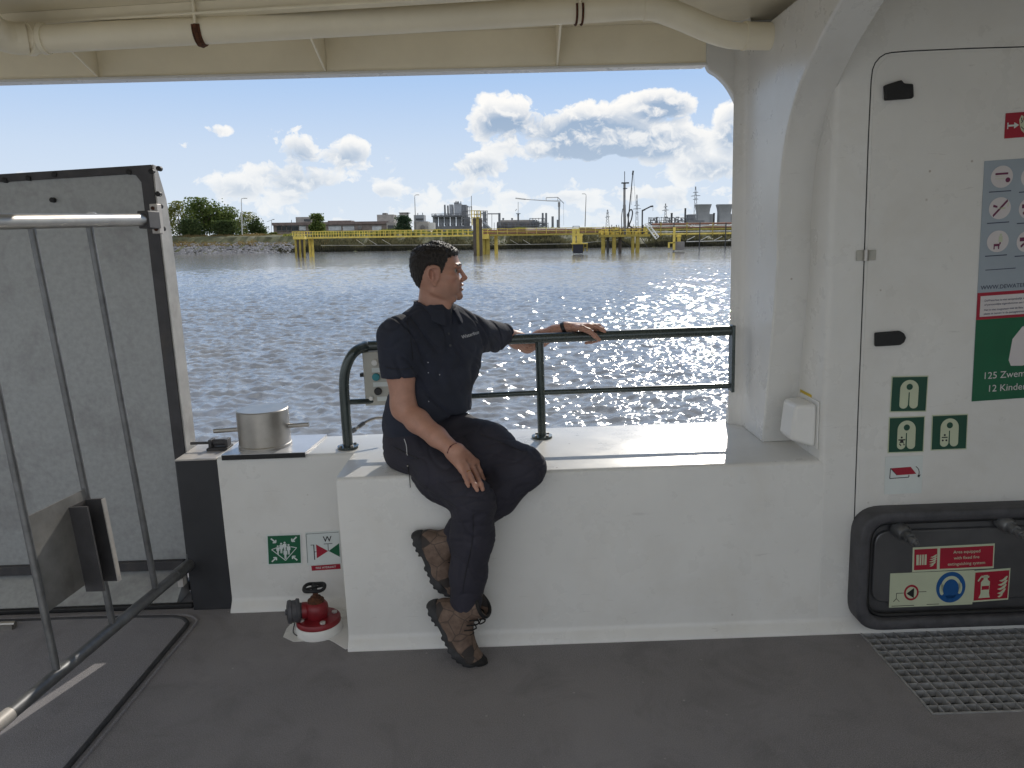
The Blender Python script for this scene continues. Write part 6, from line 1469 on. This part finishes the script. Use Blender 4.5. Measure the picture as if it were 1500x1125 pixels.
# hair: cap grown from the skull plus short strands
line_pts = [(676,371),(668,374),(660,376),(655.5,383),(652.5,391),(650.5,399),(645.5,399.5),(645,391),(640,387),(631,388),(625,394),(622.5,404),(618.5,416),(613,428),(590,432),(590,340),(676,340)]
def inpoly(px, py):
    c = np.zeros(px.shape, bool); n = len(line_pts)
    for i in range(n):
        x0, y0 = line_pts[i]; x1, y1 = line_pts[(i+1)%n]
        if y0 == y1: continue
        m = ((y0 > py) != (y1 > py)) & (px < (x1-x0)*(py-y0)/(y1-y0)+x0); c ^= m
    return c
def polydist(px, py):
    d = np.full(px.shape, 1e9)
    for i in range(13):
        (x0,y0),(x1,y1) = line_pts[i], line_pts[i+1]; ex, ey_ = x1-x0, y1-y0; t = np.clip(((px-x0)*ex+(py-y0)*ey_)/(ex*ex+ey_*ey_),0,1)
        d = np.minimum(d, np.hypot(px-x0-t*ex, py-y0-t*ey_))
    return d
Hf = Field(hlo-.03, hhi+np.array([.01,.03,.035]), .0026)
X, Y, Z = [a for a in np.meshgrid(*Hf.ax, indexing='ij', sparse=True)]
o_, rx, rz_ = onY(640,400,YH), onY(641,400,YH)-onY(640,400,YH), onY(640,401,YH)-onY(640,400,YH)
det = rx.x*rz_.z-rx.z*rz_.x
Pa = ((X-o_.x)*rz_.z-(Z-o_.z)*rz_.x)/det+640+0*Y; Pb = (rx.x*(Z-o_.z)-rx.z*(X-o_.x))/det+400+0*Y
# above the temples the hairline follows the forehead round to the far side
ins = inpoly(Pa, Pb); dist = polydist(Pa, Pb)*np.where(ins, 1, -1)
msk = np.clip(dist/5.0, -1, 1)
thick = (np.interp(Pb, [350,366,380,395,428], [4.2,3.7,2.5,1.8,.8])*PXM)
thk = np.where(msk > 0, thick*np.clip(msk*1.3,0,1)**.6, -.012*(-msk))
Hf.f = np.maximum(headfn(X, Y, Z)-thk, (np.sqrt(((X-onY(638,400,YH).x)/.125)**2+((Y-YH)/.115)**2+((Z-onY(640,400,YH).z)/(onY(640,352.5,YH).z-onY(640,400,YH).z))**2)-1)*.10).astype(np.float32)
hv, hf_ = Hf.mesh(); hv = relax(hv, hf_, 1)
hv = folds(hv, hf_, lambda p: .0030*noise.noise(p*105)+.0018*noise.noise(p*210))
mb = MB(); mb.v = [Vector(p) for p in hv]; mb.f = [tuple(int(i) for i in q) for q in hf_]; mb.mi = [0]*len(mb.f)
hn = vnormals(hv, hf_); rg = np.random.default_rng(6); topz = onY(640,372,YH).z
cand = np.arange(len(hv))
for i in rg.choice(cand, 5200):
    p = Vector(hv[i]); n_ = Vector(hn[i]); hgt = np.interp(p.z, [onY(640,425,YH).z, onY(640,392,YH).z, topz, zt_[-1]], [.15,.35,.8,1.0])
    if n_.x > .80 and p.z < topz: continue
    L = rg.uniform(.004,.0095)*hgt; t_ = Vector(rg.normal(0,1,3)); t_ = (t_-n_*t_.dot(n_)).normalized(); b_ = n_.cross(t_); w_ = rg.uniform(.0005,.0010)
    q1 = p+n_*L*.55+t_*L*.15; q2 = p+n_*L*.9+t_*L*.55
    mb.add([p-n_*.001-b_*w_, p-n_*.001+b_*w_, q1+b_*w_*.8, q1-b_*w_*.8, q2], [(0,1,2,3),(3,2,4)])
hair = obj('hair', mb, 'hair_black', man_root, smooth=180, recalc=False)

# ---- wristband, beads and ring
def band(bv_c, axis, r, w, name, mat, parent, sq=1.0):
    mb = MB(); ax = Vector(axis).normalized(); c = Vector(bv_c); e = ax.cross(Vector((0,0,1))).normalized(); f_ = ax.cross(e); rows = []
    for h_, rr in ((-w,r*.9),(-w,r),(w,r),(w,r*.9)): rows.append([c+ax*h_+(e*math.cos(t)+f_*math.sin(t)*sq)*rr for t in [2*math.pi*i/32 for i in range(33)]])
    mb.strip(rows); return obj(name, mb, mat, parent, smooth=50)
d = WRL-ELL; c = mid(ELL,WRL,.965); band(c, d, .0335, .0085, 'wristband', 'strap', man_root, .88)
c = mid(ELR,WRR,.97); ax = Vector(WRR-ELR).normalized(); e = ax.cross(Vector((0,0,1))).normalized(); f_ = ax.cross(e); mb = MB()
for i in range(40):
    t = 2*math.pi*i/40; q = Vector(c)+(e*math.cos(t)+f_*math.sin(t))*.0315+ax*.004*math.sin(2*t); rr = .0021 if i % 5 else .0036
    mb.lathe([(rr*.3,-rr),(rr,-rr*.4),(rr,rr*.4),(rr*.3,rr)], q, (0,0,1), 7)
obj('bead_bracelet', mb, 'bead_red', man_root, smooth=60)
a_, b_ = mcp[2], TS(690,699,.0165); band(mid(a_,b_,.55), b_-a_, .0118, .0017, 'ring', 'gold', man_root)

# ---- seams
def seam(bvh, pts, r, name, mat, parent):
    q = [hit(bvh, px, py, .0006) for px, py in pts]; q = [x for x in q if x]
    if len(q) > 2: mb = MB(); mb.tube(smooth_path(q, 2), r, 5); obj(name, mb, mat, parent, smooth=60)
trs = [o for o in man_root.children if o.name.startswith('trousers')][0]
seam(TB, [(lerp(589,668,t), lerp(684,742,t)+4*math.sin(t*3)) for t in [i/14 for i in range(15)]], .0014, 'side_seam', 'strap', trs)
seam(TB, [(lerp(693,681,t)+3*math.sin(t*5), lerp(752,868,t)) for t in [i/14 for i in range(15)]], .0014, 'side_seam', 'strap', trs)
seam(TB, [(lerp(578,612,t), lerp(655,672,t)) for t in [i/8 for i in range(9)]], .0018, 'pocket_seam', 'strap', trs)
seam(TB, [(lerp(704,772,t), lerp(636,664,t)) for t in [i/10 for i in range(11)]], .0012, 'side_seam', 'strap', trs)
seam(SB, [(lerp(566,605,t), 538+3*math.sin(t*3.14)) for t in [i/10 for i in range(11)]], .0014, 'cuff_seam', 'strap', shirt)
seam(SB, [(lerp(594,600,t)+5*math.sin(t*2), lerp(462,528,t)) for t in [i/10 for i in range(11)]], .0012, 'sleeve_seam', 'strap', shirt)
# ---- trouser cord and zip pulls on the near hip
for pts in (((592,643),(595,652),(596,662),(597,667)),((597,680),(598.5,690),(600,700),(601,714))):
    mb = MB(); pp_ = []
    for px, py in pts:
        q = hit(TB, px, py, .003); pp_.append(q if q else onY(px, py, 2.86))
    mb.tube(smooth_path(pp_, 4), .0016, 6); obj('cord', mb, 'boot_dark' if pts[0][1] > 660 else 'thread_white', man_root)
for px, py in ((596,664.5),(597,682.5)):
    q = hit(TB, px, py, .004); mb = MB(); mb.lathe([(.003,0),(.003,.004),(.001,.005)], q, -ray(px,py,SHIP), 10); obj('zip_pull', mb, 'steel', man_root)

# ---- hiking boots
def boot(heel, toe, updir, latdir, bend, name_mirror, floor=None):
    L = np.linalg.norm(toe-heel); ex = (toe-heel)/L; ez = updir-ex*(updir@ex); ez /= np.linalg.norm(ez); ey = np.cross(ez, ex)
    k = L/.285
    U = Field((-.05,-.075,-.01), (.34,.075,.24), .0042)
    U.cone((.055,0,.055), (.070,0,.115), .044, .044, .02); U.cone((.070,0,.115), (.082,0,.165), .044, .050, .02)
    U.cone((.035,0,.040), (.10,0,.045), .040, .041, .02); U.cone((.10,0,.060), (.19,0,.040), .045, .038, .03, flat=.95, flatdir=np.array([0,0,1.]))
    U.cone((.10,0,.085), (.15,0,.060), .036, .034, .03); U.cone((.19,0,.034), (.245,0,.030), .041, .034, .03); U.cone((.15,0,.030), (.24,-.004,.026), .044, .038, .02)
    U.f[:] = np.maximum(U.f, .016-U.ax[2][None,None,:]); U.f[:] = np.maximum(U.f, U.ax[2][None,None,:]-.178)
    U.cone((.082,0,.15), (.086,0,.20), .040, .044, .004, sub=True)
    So = Field((-.05,-.075,-.02), (.34,.075,.08), .0040)
    for a, b, ra, rb in (((.028,0,.016),(.12,0,.016),.043,.040),((.12,0,.016),(.20,-.002,.016),.040,.048),((.20,-.002,.016),(.248,-.002,.016),.048,.040)):
        So.cone(a, b, ra, rb, .02)
    So.f[:] = np.maximum(So.f, -(So.ax[2][None,None,:])); top = np.interp(So.ax[0], [0,.03,.12,.24,.30], [.040,.034,.030,.034,.046])
    So.f[:] = np.maximum(So.f, So.ax[2][None,None,:]-top[:,None,None])
    lug = (np.sin(So.ax[0]*2*np.pi/.026)>.2)[:,None,None] & (So.ax[2][None,None,:] < .008); So.f[:] = np.where(lug & (np.abs(So.ax[0][:,None,None]-.115) < .2), np.maximum(So.f, .004), So.f)
    So.f[:] = np.where((np.abs(So.ax[0][:,None,None]-.095) < .022) & (So.ax[2][None,None,:] < .012), .005, So.f)
    def put(p):
        p = p.copy(); x = p[:,0]; t = np.clip((x-.165)/.12, 0, 1.3); p[:,2] += bend*t*t*.12; p[:,0] = p[:,0]-bend*bend*t*t*.05
        return heel + (p[:,:1]*ex + p[:,1:2]*ey*1.10 + p[:,2:]*ez*1.12)*k
    rt = None
    v, f_ = U.mesh(); v = relax(v, f_, 2); up_ = to_obj('boot', put(v), f_, 'boot_leather', man_root)
    v, f_ = So.mesh(); v = relax(v, f_, 1); to_obj('sole', put(v), f_, 'boot_sole', up_)
    mb = MB()                                    # tongue, laces and padded collar
    for q in range(6):
        x0 = .112+.012*q-.004; z0 = .150-.0165*q
        pts = np.array([(x0-.012,-.040,z0-.014),(x0+.006,-.022,z0+.006),(x0+.012,0,z0+.012),(x0+.006,.022,z0+.006),(x0-.012,.040,z0-.014)]); mb.tube([Vector(p) for p in put(pts)], .0028, 6)
    pts = np.array([(.130,-.004,.150),(.142,-.016,.158),(.140,-.026,.140),(.132,-.008,.146),(.146,.010,.152),(.140,.022,.136)]); mb.tube(smooth_path([Vector(p) for p in put(pts)],4), .0026, 6)
    obj('lace', mb, 'boot_dark', up_, smooth=60)
    mb = MB(); pts = np.array([(.082+.050*math.cos(t),.050*math.sin(t),.172+.004*math.sin(t*2)) for t in [2*math.pi*i/24 for i in range(24)]]); mb.tube([Vector(p) for p in put(pts)], .0075, 8, closed=True); obj('collar_pad', mb, 'boot_dark', up_, smooth=60)
    mb = MB(); rows = []
    for x_ in np.linspace(.205,.298,7): rows.append([Vector(p) for p in put(np.array([(x_-.012*(1-math.cos(t_)), math.sin(t_)*np.interp(x_,[.2,.25,.29,.30],[.046,.045,.036,.020]), .024+math.cos(t_)*np.interp(x_,[.2,.25,.29,.30],[.052,.044,.032,.020])) for t_ in np.linspace(-1.45,1.45,11)]))])
    mb.strip(rows); obj('toe_cap', mb, 'boot_dark', up_, smooth=80)
boot(J(627,888,2.772), J(681,984,2.725), np.array([.85,-.10,.5]), None, .28, 1)
boot(J(604,786,2.835), J(650,882,2.820), np.array([.86,-.06,.45]), None, .35, 1)
# ================================================================ heel of the vessel
for o in SHIPLIST: o.matrix_basis = HEEL @ o.matrix_basis
bpy.context.view_layer.update()
